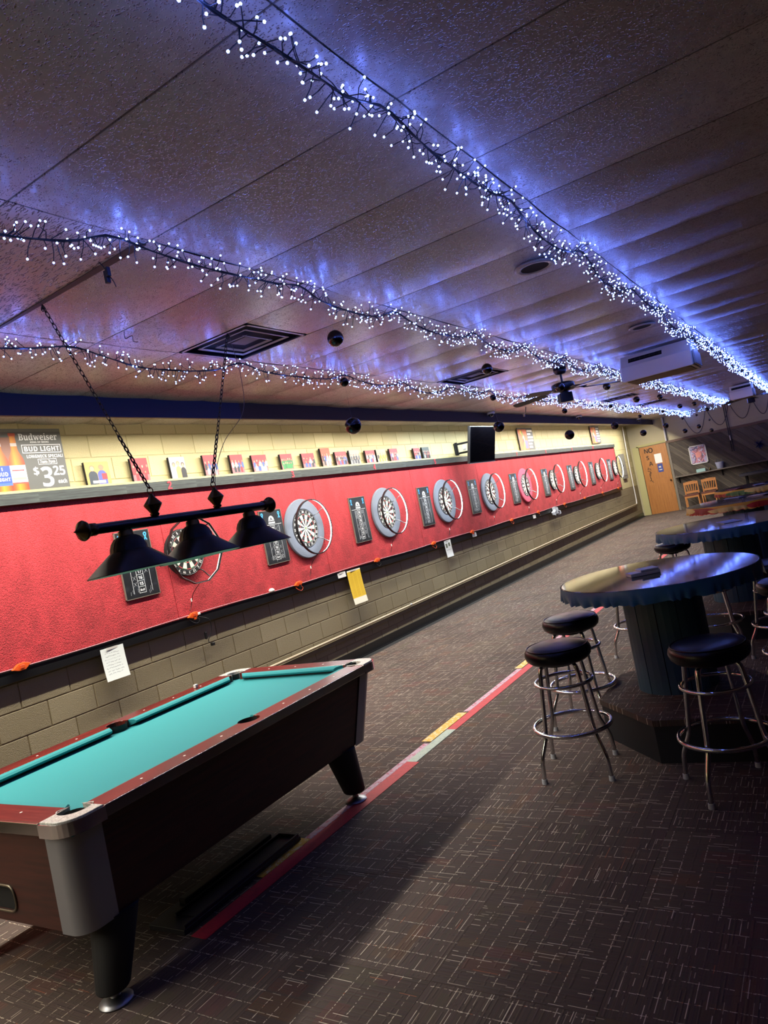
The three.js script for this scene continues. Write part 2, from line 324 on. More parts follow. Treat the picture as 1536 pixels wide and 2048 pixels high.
/* ---------- dartboards ---------- */
const dartFace = ctex(1024, 1024, (g, w) => {
  const c = w / 2, s = w / 2 / .2255; g.fillStyle = '#121212'; g.fillRect(0, 0, w, w);
  const nums = [20, 1, 18, 4, 13, 6, 10, 15, 2, 17, 3, 19, 7, 16, 8, 11, 14, 9, 12, 5];
  const seg = (r0, r1, i, col) => { const a0 = -PI / 2 - PI / 20 + i * PI / 10, a1 = a0 + PI / 10; g.fillStyle = col; g.beginPath(); g.arc(c, c, r1 * s, a0, a1); g.arc(c, c, r0 * s, a1, a0, true); g.closePath(); g.fill(); };
  for (let i = 0; i < 20; i++) { const e = i % 2; seg(.016, .099, i, e ? '#efe6cf' : '#141414'); seg(.107, .162, i, e ? '#efe6cf' : '#141414'); seg(.099, .107, i, e ? '#1d7a44' : '#c02a2c'); seg(.162, .170, i, e ? '#1d7a44' : '#c02a2c'); }
  g.fillStyle = '#1d7a44'; g.beginPath(); g.arc(c, c, .016 * s, 0, 7); g.fill(); g.fillStyle = '#c02a2c'; g.beginPath(); g.arc(c, c, .0065 * s, 0, 7); g.fill();
  g.strokeStyle = '#9a9a94'; g.lineWidth = 2; for (const r of [.0065, .016, .099, .107, .162, .170]) { g.beginPath(); g.arc(c, c, r * s, 0, 7); g.stroke(); }
  for (let i = 0; i < 20; i++) { const a = -PI / 2 - PI / 20 + i * PI / 10; g.beginPath(); g.moveTo(c + Math.cos(a) * .016 * s, c + Math.sin(a) * .016 * s); g.lineTo(c + Math.cos(a) * .170 * s, c + Math.sin(a) * .170 * s); g.stroke(); }
  g.fillStyle = '#f2f0ea'; g.font = 'bold 74px sans-serif'; g.textAlign = 'center'; g.textBaseline = 'middle';
  nums.forEach((n, i) => { const a = -PI / 2 + i * PI / 10; g.save(); g.translate(c + Math.cos(a) * .198 * s, c + Math.sin(a) * .198 * s); g.rotate(a + PI / 2); g.fillText(String(n), 0, 0); g.restore(); });
  g.strokeStyle = '#d9d7d0'; g.lineWidth = 5; for (const r of [.182, .2205]) { g.beginPath(); g.arc(c, c, r * s, 0, 7); g.stroke(); }
});
const mDart = M({ map: dartFace, roughness: .85 });
// the boards away from the pool lamp have white fields with dark beds
const BOARD_Z = [-4.70, -6.56, -8.40, -10.22, -12.06, -13.87, -15.65, -17.5, -19.45, -21.3], BULL = 1.73;
const SURR = { 1: 0x6e7684, 2: 0x6e7684, 3: 0x6e7684, 4: 0x6e7684, 5: 0xd0506a };
const mLed = M({ color: 0xffffff, emissive: new THREE.Color(.92, .97, 1), emissiveIntensity: RING_GLOW, roughness: .5 });
const mLedPlain = M({ color: 0xdedede, roughness: .5 });
const rimG = new THREE.CylinderGeometry(.2275, .2275, .036, 48).rotateX(PI / 2).translate(0, 0, .018), faceG = new THREE.CircleGeometry(.2245, 48).translate(0, 0, .0368);
const wireG = merge([new THREE.TorusGeometry(.2205, .0016, 4, 48), new THREE.TorusGeometry(.182, .0014, 4, 48), new THREE.TorusGeometry(.17, .0012, 4, 48)]).translate(0, 0, .039);
const surroundG = lathe([[.228, 0], [.340, 0], [.350, .006], [.354, .02], [.350, .032], [.341, .036], [.24, .036], [.232, .033], [.228, .028], [.228, 0]], 64).rotateX(PI / 2);
const sideName = i => i === 0 ? 'half hidden behind the pool table lamp' : i === 9 ? 'last at the far end' : `${ORD[i]} from the pool lamp`;
BOARD_Z.forEach((z, i) => {
  const b = thing('dartboard', `round bristle dartboard on the red carpet, ${sideName(i)}`, 'dartboard', [.058, BULL, z], PI / 2, 'dartboards along the red wall');
  mesh('rim', rimG, mBlackMatte, b); mesh('face', faceG, mDart, b); mesh('wire_rings', wireG, mSteel, b);
  if (SURR[i]) {
    const s = thing('dartboard_surround', `${i === 5 ? 'pink' : 'grey'} foam ring around the ${ORD[i]} dartboard from the pool lamp`, 'surround', [.058, BULL, z], PI / 2, 'foam rings around dartboards');
    mesh('foam_ring', surroundG, M({ color: SURR[i], roughness: .85, bumpMap: redBump, bumpScale: .002 }), s);
  }
  // ring lamp on arms in front of the board
  const poly = i === 0, Rr = .325, off = .165, n = poly ? 12 : 64;
  const r = thing('ring_lamp', poly ? 'twelve-sided black ring lamp on arms behind the pool lamp shades' : `thin black LED ring on arms before the dartboard, ${sideName(i)}`, 'lamp', [.058, BULL, z], PI / 2, 'LED ring lamps in front of the dartboards');
  const sm = (p) => lathe(p, n).rotateX(PI / 2).rotateZ(poly ? PI / 12 : 0);
  mesh('hoop', sm([[Rr - .004, off - .012], [Rr, off - .012], [Rr, off + (poly ? .026 : .012)], [Rr - .004, off + (poly ? .026 : .012)], [Rr - .004, off - .012]]), mBlack, r);
  mesh('front_lip', sm([[Rr - .012, off + .012], [Rr, off + .012], [Rr, off + .0165], [Rr - .012, off + .0165], [Rr - .012, off + .012]]), mBlack, r);
  mesh('led_strip', sm([[Rr - .0048, off + .010], [Rr - .0052, off - .010]]), poly ? mLedPlain : mLed, r);
  const arms = poly ? [PI * .25, PI * .9, -PI * .35] : [PI * .22, PI * .72, -PI * .22, -PI * .72];
  for (const a of arms) {
    const d = V(Math.cos(a), Math.sin(a), 0), p0 = d.clone().multiplyScalar(.215), p1 = d.clone().multiplyScalar(Rr - .006);
    mesh('arm', tube([p0.clone().setZ(.04), p0.clone().setZ(.09).multiplyScalar(1.02), p1.clone().multiplyScalar(.93).setZ(off - .03), p1.clone().setZ(off)], .006, 10, 5), poly ? mBlack : mSteel, r);
  }
  mesh('cord', tube([V(-.02, -Rr + .01, off - .005), V(-.03, -.40, .06), V(-.035, -.48, .02), V(-.05, -.53, .012), V(-.075, -.555, .012)], .0032, 20, 5), mBlack, r);
  mesh('cord_switch', rbox(.012, .03, .012, .003, -.035, -.46, .022), mWhite, r);
  if (!poly) { const l = new THREE.PointLight(new THREE.Color(.92, .97, 1), RING_LAMP, 0, 2); l.name = 'ring_glow'; l.position.set(.058 + off - .005, BULL + .0, z - .0); l.shadow.radius = 12; l.castShadow = true; scene.add(l); }
});

/* ---------- score boards ---------- */
const scoreDraw = (seed) => (g, w, h) => {
  const R = rng(seed); g.fillStyle = '#0d1014'; g.fillRect(0, 0, w, h);
  for (let i = 0; i < 60; i++) { g.fillStyle = `rgba(150,165,185,${R() * .07})`; g.beginPath(); g.ellipse(R() * w, h * .25 + R() * h * .7, 20 + R() * 60, 8 + R() * 26, R() * 3, 0, 7); g.fill(); }
  const ribbon = (x) => { g.save(); g.translate(x, 30); g.strokeStyle = '#3f9fe0'; g.lineWidth = 13; g.lineJoin = 'round'; g.beginPath(); g.moveTo(-17, 78); g.lineTo(14, 18); g.bezierCurveTo(22, -8, -22, -8, -14, 18); g.lineTo(17, 78); g.stroke(); g.restore(); };
  ribbon(48); ribbon(w - 48);
  g.fillStyle = '#e4e8ea'; g.beginPath(); g.moveTo(w / 2 - 52, 120); g.bezierCurveTo(w / 2 - 44, 52, w / 2 + 44, 52, w / 2 + 52, 120); g.closePath(); g.fill(); g.fillRect(w / 2 - 58, 126, 116, 9);
  g.fillStyle = '#0d1014'; g.beginPath(); g.moveTo(w / 2 - 20, 118); g.lineTo(w / 2, 84); g.lineTo(w / 2 + 20, 118); g.fill();
  g.strokeStyle = '#dfe4e6'; g.lineWidth = 5; g.fillStyle = '#e8ecee';
  g.fillRect(w / 2 - 62, 148, 124, 20); g.beginPath(); g.moveTo(26, 182); g.lineTo(w - 26, 182); g.stroke();
  const y0 = 196, rh = 62; g.lineWidth = 4; const cx = [w * .24, w * .40, w * .60, w * .80];
  for (const x of cx) { g.beginPath(); g.moveTo(x, y0); g.lineTo(x, y0 + rh * 7); g.stroke(); }
  g.font = 'bold 46px sans-serif'; g.textAlign = 'center'; g.textBaseline = 'middle';
  ['20', '19', '18', '17', '16', '15', 'Bull'].forEach((t, i) => { const y = y0 + i * rh; g.strokeRect(cx[1], y, cx[2] - cx[1], rh); if (t === 'Bull') g.font = 'bold 30px sans-serif'; g.fillText(t, (cx[1] + cx[2]) / 2, y + rh / 2 + 2); });
  g.lineWidth = 3; g.strokeStyle = 'rgba(220,228,232,.85)';
  for (let i = 0; i < 7; i++) for (const x of [w * .32, w * .70]) { const y = y0 + i * rh + rh / 2, k = R(); if (k < .25) continue; g.beginPath(); g.moveTo(x - 20, y + 22); g.lineTo(x + 18, y - 22); if (k > .5) { g.moveTo(x - 20, y - 20); g.lineTo(x + 18, y + 20); } g.stroke(); if (k > .72) { g.beginPath(); g.arc(x, y, 25, 0, 7); g.stroke(); } }
  for (let i = 0; i < 6; i++) { const x = 60 + R() * (w - 120), y = h - 46 - R() * 60; g.beginPath(); g.moveTo(x, y); g.lineTo(x + 6 - R() * 12, y + 36); g.stroke(); }
};
const scoreTex = [ctex(416, 672, scoreDraw(3)), ctex(416, 672, scoreDraw(4)), ctex(416, 672, scoreDraw(6))];
const mScore = scoreTex.map(t => M({ map: t, roughness: .5 }));
const SCORE_Z = [-3.965, -5.83, -7.565, -9.40, -11.19, -13.135, -15.0, -16.85, -18.71, -20.59];
const frameG = merge([box(.37, .006, .016, 0, .297, 0), box(.37, .006, .016, 0, -.297, 0), box(.006, .6, .016, .182, 0, 0), box(.006, .6, .016, -.182, 0, 0)]);
SCORE_Z.forEach((z, i) => {
  const t = thing('scoreboard', i === 0 ? 'black chalk scoreboard behind the nearest pool lamp shade' : `black chalk scoreboard with blue ribbons beside the ${ORD[i]} dartboard`, 'scoreboard', [.066, 1.708, z - .185], PI / 2, 'chalk scoreboards beside the dartboards');
  mesh('panel', box(.366, .596, .012), mBlackMatte, t); mesh('print', new THREE.PlaneGeometry(.36, .59).translate(0, 0, .0066), mScore[i % 3], t);
  mesh('edging', frameG, M({ color: 0x6f655a, roughness: .6 }), t);
});

/* ---------- photo canvases on the ledge ---------- */
const PHOTO = [[-3.818, -4.058, 2.4465, .2, 0], [-4.298, -4.485, 2.446, .215, 1], [-4.746, -4.94, 2.446, .21, 2], [-5.189, -5.374, 2.446, .215, 1], [-5.574, -5.763, 2.446, .205, 1], [-5.91, -6.149, 2.446, .19, 1], [-6.393, -6.604, 2.446, .185, 3], [-6.793, -7.035, 2.446, .18, 1], [-7.186, -7.379, 2.446, .235, 4], [-7.485, -7.736, 2.446, .18, 1], [-7.809, -8.044, 2.446, .19, 5], [-8.198, -8.436, 2.446, .178, 1], [-8.483, -8.733, 2.446, .182, 6], [-8.845, -9.068, 2.446, .185, 1], [-9.557, -9.753, 2.446, .175, 1], [-9.834, -10.063, 2.446, .182, 7]];
const PW = ['two men in dark blue and red shirts', 'a team in red shirts', 'three people close together', 'a few people before a red wall', 'a team in white before red', 'a small team before red', 'a team in green shirts', 'friends before red and grey', 'a tall group shot before red', 'a team crouching before red', 'a team in dark shirts', 'a small team in white', 'a team in yellow and black', 'a team in white and blue', 'a pair before red', 'a team before a dark wall'];
{
  const S = 512, atlas = canvas(2048, 2048, (g) => {
    const R = rng(61);
    PHOTO.forEach((p, i) => {
      const x = (i % 4) * S, y = Math.floor(i / 4) * S, k = p[4]; g.save(); g.beginPath(); g.rect(x, y, S, S); g.clip(); g.translate(x, y);
      g.fillStyle = ['#d9b060', '#c8323c', '#cfc9c4', '#c8323c', '#c8502c', '#a8a49c', '#b8a890', '#2c4040'][k]; g.fillRect(0, 0, S, S);
      if (k !== 0 && k !== 7) { g.fillStyle = 'rgba(180,180,180,.55)'; g.fillRect(0, S * .72, S, S * .28); }
      const person = (px, py, s, shirt) => { const skin = ['#d9a483', '#e0b394', '#c98f6c'][Math.floor(R() * 3)], hair = ['#2b211b', '#5a4030', '#b09060', '#777'][Math.floor(R() * 4)]; g.fillStyle = shirt; g.beginPath(); g.ellipse(px, py + s * 1.75, s * 1.0, s * 1.15, 0, 0, 7); g.fill(); g.fillRect(px - s, py + s * 1.75, s * 2, s * 2.2); g.fillStyle = hair; g.beginPath(); g.arc(px, py - s * .12, s * .62, 0, 7); g.fill(); g.fillStyle = skin; g.beginPath(); g.ellipse(px, py + s * .08, s * .46, s * .58, 0, 0, 7); g.fill(); };
      if (k === 0) { person(150, 150, 92, '#2c3a48'); person(340, 140, 92, '#5560b8'); g.fillStyle = '#c8323c'; g.fillRect(330, 270, 110, 130); g.fillStyle = '#e8e6e0'; g.fillRect(120, 420, 270, 60); }
      else if (k === 2) { person(130, 190, 86, '#e2ded8'); person(270, 170, 90, '#d8b070'); person(420, 200, 86, '#2a2a30'); }
      else {
        const pal = [null, ['#b8303a', '#e8e4e0', '#30343c', '#e8e4e0', '#4868b0'], null, ['#2f9a50', '#2f9a50', '#2a8045'], ['#e8e4e0', '#2b58b8', '#30343c'], ['#30343c', '#3c4048', '#5a5e66'], ['#d8b830', '#22221e', '#d8b830'], ['#8a3038', '#c8ccd0', '#30343c']][k];
        const n = 4 + Math.floor(R() * 3); for (let r = 0; r < 2; r++) for (let q = 0; q < n - r; q++) person(60 + (q + r * .5) * (400 / (n - 1)) + R() * 16, 170 + r * 120 + R() * 24, 46, i === 1 ? '#c03038' : pal[Math.floor(R() * pal.length)]);
      }
      g.restore();
    });
  });
  const base = new THREE.CanvasTexture(atlas); base.colorSpace = THREE.SRGBColorSpace; base.magFilter = THREE.LinearFilter;
  const mPrint = M({ map: base, color: 0xc4c4c4, roughness: .5 });
  PHOTO.forEach((p, i) => {
    const w = p[0] - p[1], h = p[3], t = thing('photo_canvas', `small canvas photo print of ${PW[i]} on the ledge`, 'photo', [.055, p[2], (p[0] + p[1]) / 2], PI / 2, 'photo canvases on the ledge');
    t.rotation.order = 'YXZ'; t.rotation.x = -.03;
    mesh('stretcher', box(w, h, .028, 0, h / 2, -.001), mBlackMatte, t);
    const f = new THREE.PlaneGeometry(w, h).translate(0, h / 2, .0135); const uv = f.attributes.uv; const u = (i % 4) / 4, v = 1 - Math.floor(i / 4) / 4 - .25;
    for (let q = 0; q < uv.count; q++) uv.setXY(q, u + .002 + uv.getX(q) * .246, v + .002 + uv.getY(q) * .246);
    mesh('print', f, mPrint, t);
  });
}
/* ---------- beer price poster ---------- */
{
  const t = thing('beer_poster', 'grey beer price poster with two bottles at the left end', 'poster', [.06, 2.692, -3.16], PI / 2);
  const tex = ctex(1024, 512, (g, w, h) => {
    g.fillStyle = '#60625e'; g.fillRect(0, 0, w, h); g.fillStyle = '#7a7c72'; g.fillRect(0, 0, w, 26);
    const bottle = (x, label, cap) => {
      if (label === 'b') { g.fillStyle = '#96604c'; g.fillRect(x + 20, 70, 90, h); }
      const gr = g.createLinearGradient(x - 60, 0, x + 60, 0); gr.addColorStop(0, '#b84a14'); gr.addColorStop(.4, '#f0a020'); gr.addColorStop(.7, '#e07818'); gr.addColorStop(1, '#a83c10'); g.fillStyle = gr;
      g.beginPath(); g.moveTo(x - 24, 60); g.lineTo(x - 27, 160); g.bezierCurveTo(x - 30, 210, x - 66, 225, x - 68, 290); g.lineTo(x - 66, h); g.lineTo(x + 66, h); g.lineTo(x + 68, 290); g.bezierCurveTo(x + 66, 225, x + 30, 210, x + 27, 160); g.lineTo(x + 24, 60); g.fill();
      g.fillStyle = cap; g.fillRect(x - 30, 36, 60, 26); g.fillStyle = '#e8d8d0'; g.fillRect(x - 27, 118, 54, 26);
      if (label === 'b') { g.fillStyle = '#2a52b0'; g.fillRect(x - 67, 300, 134, 150); g.fillStyle = '#fff'; g.font = 'bold 44px sans-serif'; g.textAlign = 'center'; g.fillText('BUD', x, 385); g.font = 'bold 38px sans-serif'; g.fillText('LIGHT', x, 425); g.fillRect(x - 4, 315, 8, 26); g.fillStyle = '#4a72c8'; g.fillRect(x - 67, 440, 134, 22); }
      else { g.fillStyle = '#f0ece6'; g.fillRect(x - 67, 300, 134, 150); g.strokeStyle = '#9a9a98'; g.lineWidth = 5; g.beginPath(); g.ellipse(x, 345, 48, 28, 0, 0, 7); g.stroke(); g.fillStyle = '#c8323c'; g.fillRect(x - 50, 338, 100, 9); g.fillStyle = '#9ab89a'; g.fillRect(x - 56, 400, 112, 20); g.fillStyle = '#c8504a'; g.fillRect(x - 67, 440, 134, 12); }
    };
    bottle(455, 'b', '#e8e8ea'); bottle(588, 'r', '#d05028');
    g.fillStyle = '#fff'; g.textAlign = 'center'; g.textBaseline = 'alphabetic'; const fit = (str, x0, x1, y, px, f) => { g.font = `bold ${px}px ${f}`; const w = g.measureText(str).width; g.save(); g.translate((x0 + x1) / 2, y); g.scale((x1 - x0) / w, 1); g.fillText(str, 0, 0); g.restore(); };
    fit('Budweiser', 640, 990, 96, 74, 'serif'); fit('KING OF BEERS', 735, 905, 120, 20, 'sans-serif');
    g.strokeStyle = '#fff'; g.lineWidth = 6; g.strokeRect(656, 136, 346, 66); fit('BUD LIGHT', 668, 990, 190, 58, 'sans-serif');
    fit('LONGNECK SPECIAL!', 680, 1012, 246, 38, 'sans-serif'); g.lineWidth = 4; g.strokeRect(776, 258, 166, 44); fit('7am-7pm', 790, 930, 293, 36, 'sans-serif');
    fit('$', 712, 768, 390, 92, 'sans-serif'); fit('3', 774, 894, 490, 230, 'sans-serif'); fit('25', 890, 1008, 400, 112, 'sans-serif'); fit('each', 920, 1005, 470, 48, 'sans-serif');
  });
  mesh('board', box(.985, .496, .006), M({ color: 0x55564f, roughness: .6 }), t);
  mesh('print', new THREE.PlaneGeometry(.985, .496).translate(0, 0, .0036), M({ map: tex, color: 0xd0d0d0, roughness: .45 }), t);
}
/* two far posters */
[[-14.6, .9, 'first'], [-20.1, .9, 'second']].forEach(([z, w], i) => {
  const tex = ctex(256, 160, (g, W, h) => {
    const R = rng(90 + i); g.fillStyle = '#4c4e4c'; g.fillRect(0, 0, W, h); g.fillStyle = '#d8642c'; g.fillRect(8, 12, W * .55, h - 16);
    for (let k = 0; k < 5; k++) { g.fillStyle = ['#e8b83c', '#7a8a3c', '#e8d8b0', '#b03028'][k % 4]; g.beginPath(); g.ellipse(60 + R() * 50, 36 + k * 24, 30 + R() * 14, 13, R() * 2, 0, 7); g.fill(); }
    g.fillStyle = '#5a58a8'; g.fillRect(96, 90, 44, 56);
    g.fillStyle = '#f0f0ee'; for (let k = 0; k < 6; k++) g.fillRect(W * .62, 16 + k * 23, 56 + R() * 34, 13);
  });
  const t = thing('price_poster', i ? 'orange and grey drinks poster near the far end of the ledge' : 'orange and grey drinks poster right of the television', 'poster', [.035, i ? 2.735 : 2.697, z], PI / 2, 'drinks posters above the ledge');
  mesh('board', box(w, .49, .006), mFascia, t); mesh('print', new THREE.PlaneGeometry(w, .49).translate(0, 0, .0036), M({ map: tex, roughness: .5 }), t);
});
/* ---------- papers under the red carpet ---------- */
function paper(name, label, x, y0, y1, z0, z1, draw, curl = .02) {
  const w = z0 - z1, h = y1 - y0, t = thing(name, label, 'paper', [x, y0, (z0 + z1) / 2], PI / 2);
  const g = new THREE.PlaneGeometry(w, h, 4, 12).translate(0, h / 2, 0); const p = g.attributes.position; for (let i = 0; i < p.count; i++) { const v = 1 - p.getY(i) / h; p.setZ(i, curl * v * v + .004 * Math.sin(p.getX(i) * 20)); }
  g.computeVertexNormals(); const m = M({ map: ctex(256, Math.round(256 * h / w), draw), roughness: .8, side: THREE.DoubleSide });
  mesh('sheet', g, m, t); mesh('tape_strip', box(w * .5, .02, .001, 0, h - .008, .003), mOffWhite, t); return t;
}
paper('handwritten_note', 'curled white handwritten note hanging under the red carpet', .07, .797, 1.068, -3.618, -3.84, (g, w, h) => {
  g.fillStyle = '#dfe6e2'; g.fillRect(0, 0, w, h); const R = rng(2); g.strokeStyle = '#4a5058'; g.lineWidth = 2.2;
  for (let r = 0; r < 8; r++) { let x = 26 + R() * 20, y = 54 + r * 28; g.beginPath(); g.moveTo(x, y); while (x < w - 30 - R() * 50) { x += 4 + R() * 5; g.lineTo(x, y - 5 + R() * 10); if (R() < .16) { x += 9; g.moveTo(x, y); } } g.stroke(); }
});
paper('yellow_flyer', 'yellow printed flyer with white foot hanging under the red carpet', .075, .667, 1.10, -7.21, -7.505, (g, w, h) => {
  g.fillStyle = '#d8b428'; g.fillRect(0, 0, w, h); g.fillStyle = '#e8e4d0'; g.fillRect(0, 0, w, 14); g.fillRect(0, h * .82, w, h * .18); g.fillStyle = '#c49c1e'; for (let c = 0; c < 3; c++) for (let r = 0; r < 20; r++) g.fillRect(34 + c * 74, 40 + r * 13, 56, 5);
}, .03);
paper('price_card', 'small white card taped left of the yellow flyer', .064, 1.043, 1.108, -7.03, -7.19, (g, w, h) => { g.fillStyle = '#dcdcd8'; g.fillRect(0, 0, w, h); g.fillStyle = '#8a8a88'; g.fillRect(30, 30, 90, 12); }, .004);
paper('white_flyer', 'white flyer with dark picture squares under the fourth dartboard', .064, .842, 1.11, -9.94, -10.155, (g, w, h) => { g.fillStyle = '#e0e2de'; g.fillRect(0, 0, w, h); g.fillStyle = '#6a6e5c'; g.fillRect(40, 60, 70, 80); g.fillRect(140, 50, 70, 70); g.fillStyle = '#aaa'; g.fillRect(40, 180, 160, 8); }, .012);
paper('small_card', 'small white card left of the fifth dartboard cord', .064, 1.03, 1.1, -11.0, -11.15, (g, w, h) => { g.fillStyle = '#d4d4d2'; g.fillRect(0, 0, w, h); }, .004);
paper('tiny_card', 'small white card below the seventh dartboard', .064, 1.02, 1.09, -14.0, -14.14, (g, w, h) => { g.fillStyle = '#d4d4d2'; g.fillRect(0, 0, w, h); }, .004);
{ // towel
  const g = new THREE.PlaneGeometry(.42, .17, 24, 8); const p = g.attributes.position; for (let i = 0; i < p.count; i++) { const x = p.getX(i), y = p.getY(i); p.setXYZ(i, x * (1 + (y < 0 ? .25 : -.35)), y + .02 * Math.sin(x * 30), .03 + .025 * Math.sin(x * 42 + y * 14)); } g.computeVertexNormals();
  const t = single('hand_towel', g, M({ color: 0xc4ccd4, roughness: .95, side: THREE.DoubleSide }), 'crumpled pale towel hanging below the far dartboards', 'towel'); t.position.set(.07, 1.04, -15.35); t.rotation.y = PI / 2;
}
/* ---------- extension cord and orange taps ---------- */
{
  const Zs = [-2.94, -4.65, -6.24, -7.93, -9.56, -10.98, -12.79, -14.3, -16.1, -17.75, -19.45, -21.2];
  const pts = []; for (let z = -1.5; z > -21.4; z -= .42) pts.push(V(.068, 1.128 + .008 * Math.sin(z * 2.3), z));
  single('extension_cord', tube(pts, .0042, 200, 6), M({ color: 0xb98088, roughness: .6 }), 'long dull pink cord along the bottom of the red carpet', 'cord');
  const mOr = M({ color: 0xe0581c, roughness: .45 }), mOr2 = M({ color: 0xc8481a, roughness: .5 });
  Zs.forEach((z, i) => {
    const t = thing('power_tap', `orange three-way power tap on the cord, ${ORD[i]} from the left`, 'power tap', [.075, 1.128, z], PI / 2, 'orange power taps along the cord');
    const sh = new THREE.Shape([[-.085, -.012], [-.03, -.03], [.03, -.03], [.085, .012], [.03, .03], [-.03, .026]].map(a => new THREE.Vector2(...a)));
    t.scale.setScalar(.82); mesh('tap_body', new THREE.ExtrudeGeometry(sh, { depth: .022, bevelSize: .004, bevelThickness: .004, bevelSegments: 2 }), mOr, t);
    mesh('socket_face', rbox(.04, .034, .014, .004, 0, 0, .032), mOr2, t);
    if (i % 3 !== 0) mesh('plug', rbox(.03, .04, .03, .006, .008, -.035, .02), i % 2 ? mOr : mBlack, t);
    if (i > 0) mesh('plug_tail', tube([V(.03, -.03, .02), V(.06, -.07, .03), V(.03, -.1, .025), V(-.04, -.08, .03), V(-.07, -.04, .01)], .004, 18, 5), i % 2 ? mBlack : mOr2, t);
    if (i === 1) mesh('white_plug', rbox(.035, .03, .03, .006, .07, 0, .02), mWhite, t);
  });
  single('loose_cable', [tube([V(.075, 1.10, -4.72), V(.085, 1.04, -4.83), V(.06, .93, -4.85), V(.05, .84, -4.80), V(.045, .80, -4.84)], .0035, 24, 6), rbox(.02, .07, .02, .004, .055, .9, -4.775), rbox(.03, .03, .035, .004, .05, .80, -4.845)], mBlack, 'thin black cable with plugs dangling below the red carpet', 'cable');
  single('white_clip', lathe([[0, -.02], [.03, -.015], [.034, .004], [.02, .02], [0, .024]], 12).translate(.075, 1.14, -5.79), mWhite, 'small round white wall cap at the carpet edge', 'wall cap');
}
/* ---------- conduit along the wall ---------- */
{
  const t = thing('conduit', 'pale metal conduit running low along the block wall', 'pipe', [0, 0, 0]);
  const run = [V(.045, .352, -3.0), V(.045, .362, -7), V(.045, .39, -11), V(.045, .425, -15), V(.045, .45, -19), V(.045, .47, -23.2)];
  mesh('pipe', tube(run, .016, 60, 10), M({ color: 0xa8987e, roughness: .4, metalness: .3 }), t);
  mesh('raceway', box(.024, .045, 20.2, .017, .345, -13.1, .0056), mBrown[0], t);
  for (const z of [-8.6, -13.4, -18.2]) mesh('coupling', new THREE.CylinderGeometry(.022, .022, .05, 12).rotateX(PI / 2).translate(.045, z > -9 ? .373 : z > -14 ? .41 : .446, z), mAlu, t);
  mesh('riser', tube([V(.045, .47, -23.2), V(.04, .56, -23.27), V(.04, .75, -23.28), V(.04, 1.3, -23.28), V(.04, 2, -23.3), V(.04, 2.95, -23.42)], .018, 30, 8), mOffWhite, t);
}
{
  const t = thing('electrical_panel', 'flat grey electrical panel at the far end of the wall', 'panel box', [0, 0, 0]);
  mesh('cover', rbox(.05, .77, .48, .006, .03, 1.72, -22.55), M({ color: 0x6f6f6a, roughness: .45 }), t);
  mesh('door_leaf', rbox(.008, .62, .36, .003, .058, 1.74, -22.55), M({ color: 0x77776f, roughness: .45 }), t);
  mesh('latch', box(.012, .05, .02, .066, 1.74, -22.42), mBlack, t);
}
/* ---------- television on its arm ---------- */
{
  const tilt = Math.atan2(.135, .59);
  const t = thing('television', 'black wall television tilted down on a swing arm', 'television', [.57, 2.535, -11.06], PI / 2);
  const inner = (g) => g.rotateX(tilt);
  mesh('casing', inner(rbox(1.04, .61, .05, .01, 0, 0, -.03)), mBlack, t);
  mesh('screen', inner(box(1.0, .565, .004, 0, .008, -.003)), MP({ color: 0x030306, roughness: .12, clearcoat: .5 }), t);
  mesh('bezel_strip', inner(box(1.04, .008, .006, 0, -.301, -.002)), M({ color: 0x777a80, roughness: .3 }), t);
  const b = new THREE.Group(); b.name = 'swing_arm'; b.rotation.y = -PI / 2; b.position.set(.09, .035, -.57); t.add(b);
  mesh('wall_plate', rbox(.02, .2, .1, .004, .014, 0, 0), mBlackMatte, b);
  mesh('lower_arm', [span(V(.03, .08, 0), V(.26, .08, -.10), .018), span(V(.03, -.08, 0), V(.26, -.08, -.10), .018), cyl(.024, .024, .22, .03, 0, 0, 12)], mBlackMatte, b);
  mesh('upper_arm', [span(V(.26, .06, -.10), V(.46, .03, .08), .018), span(V(.26, -.06, -.10), V(.46, -.03, .08), .018), cyl(.024, .024, .2, .26, 0, -.10, 12), box(.03, .2, .2, .47, .0, .09)], mBlackMatte, b);
  mesh('cable_cover', box(.006, .1, .07, .15, 0, -.045, 0, -.4), mOffWhite, b);
}

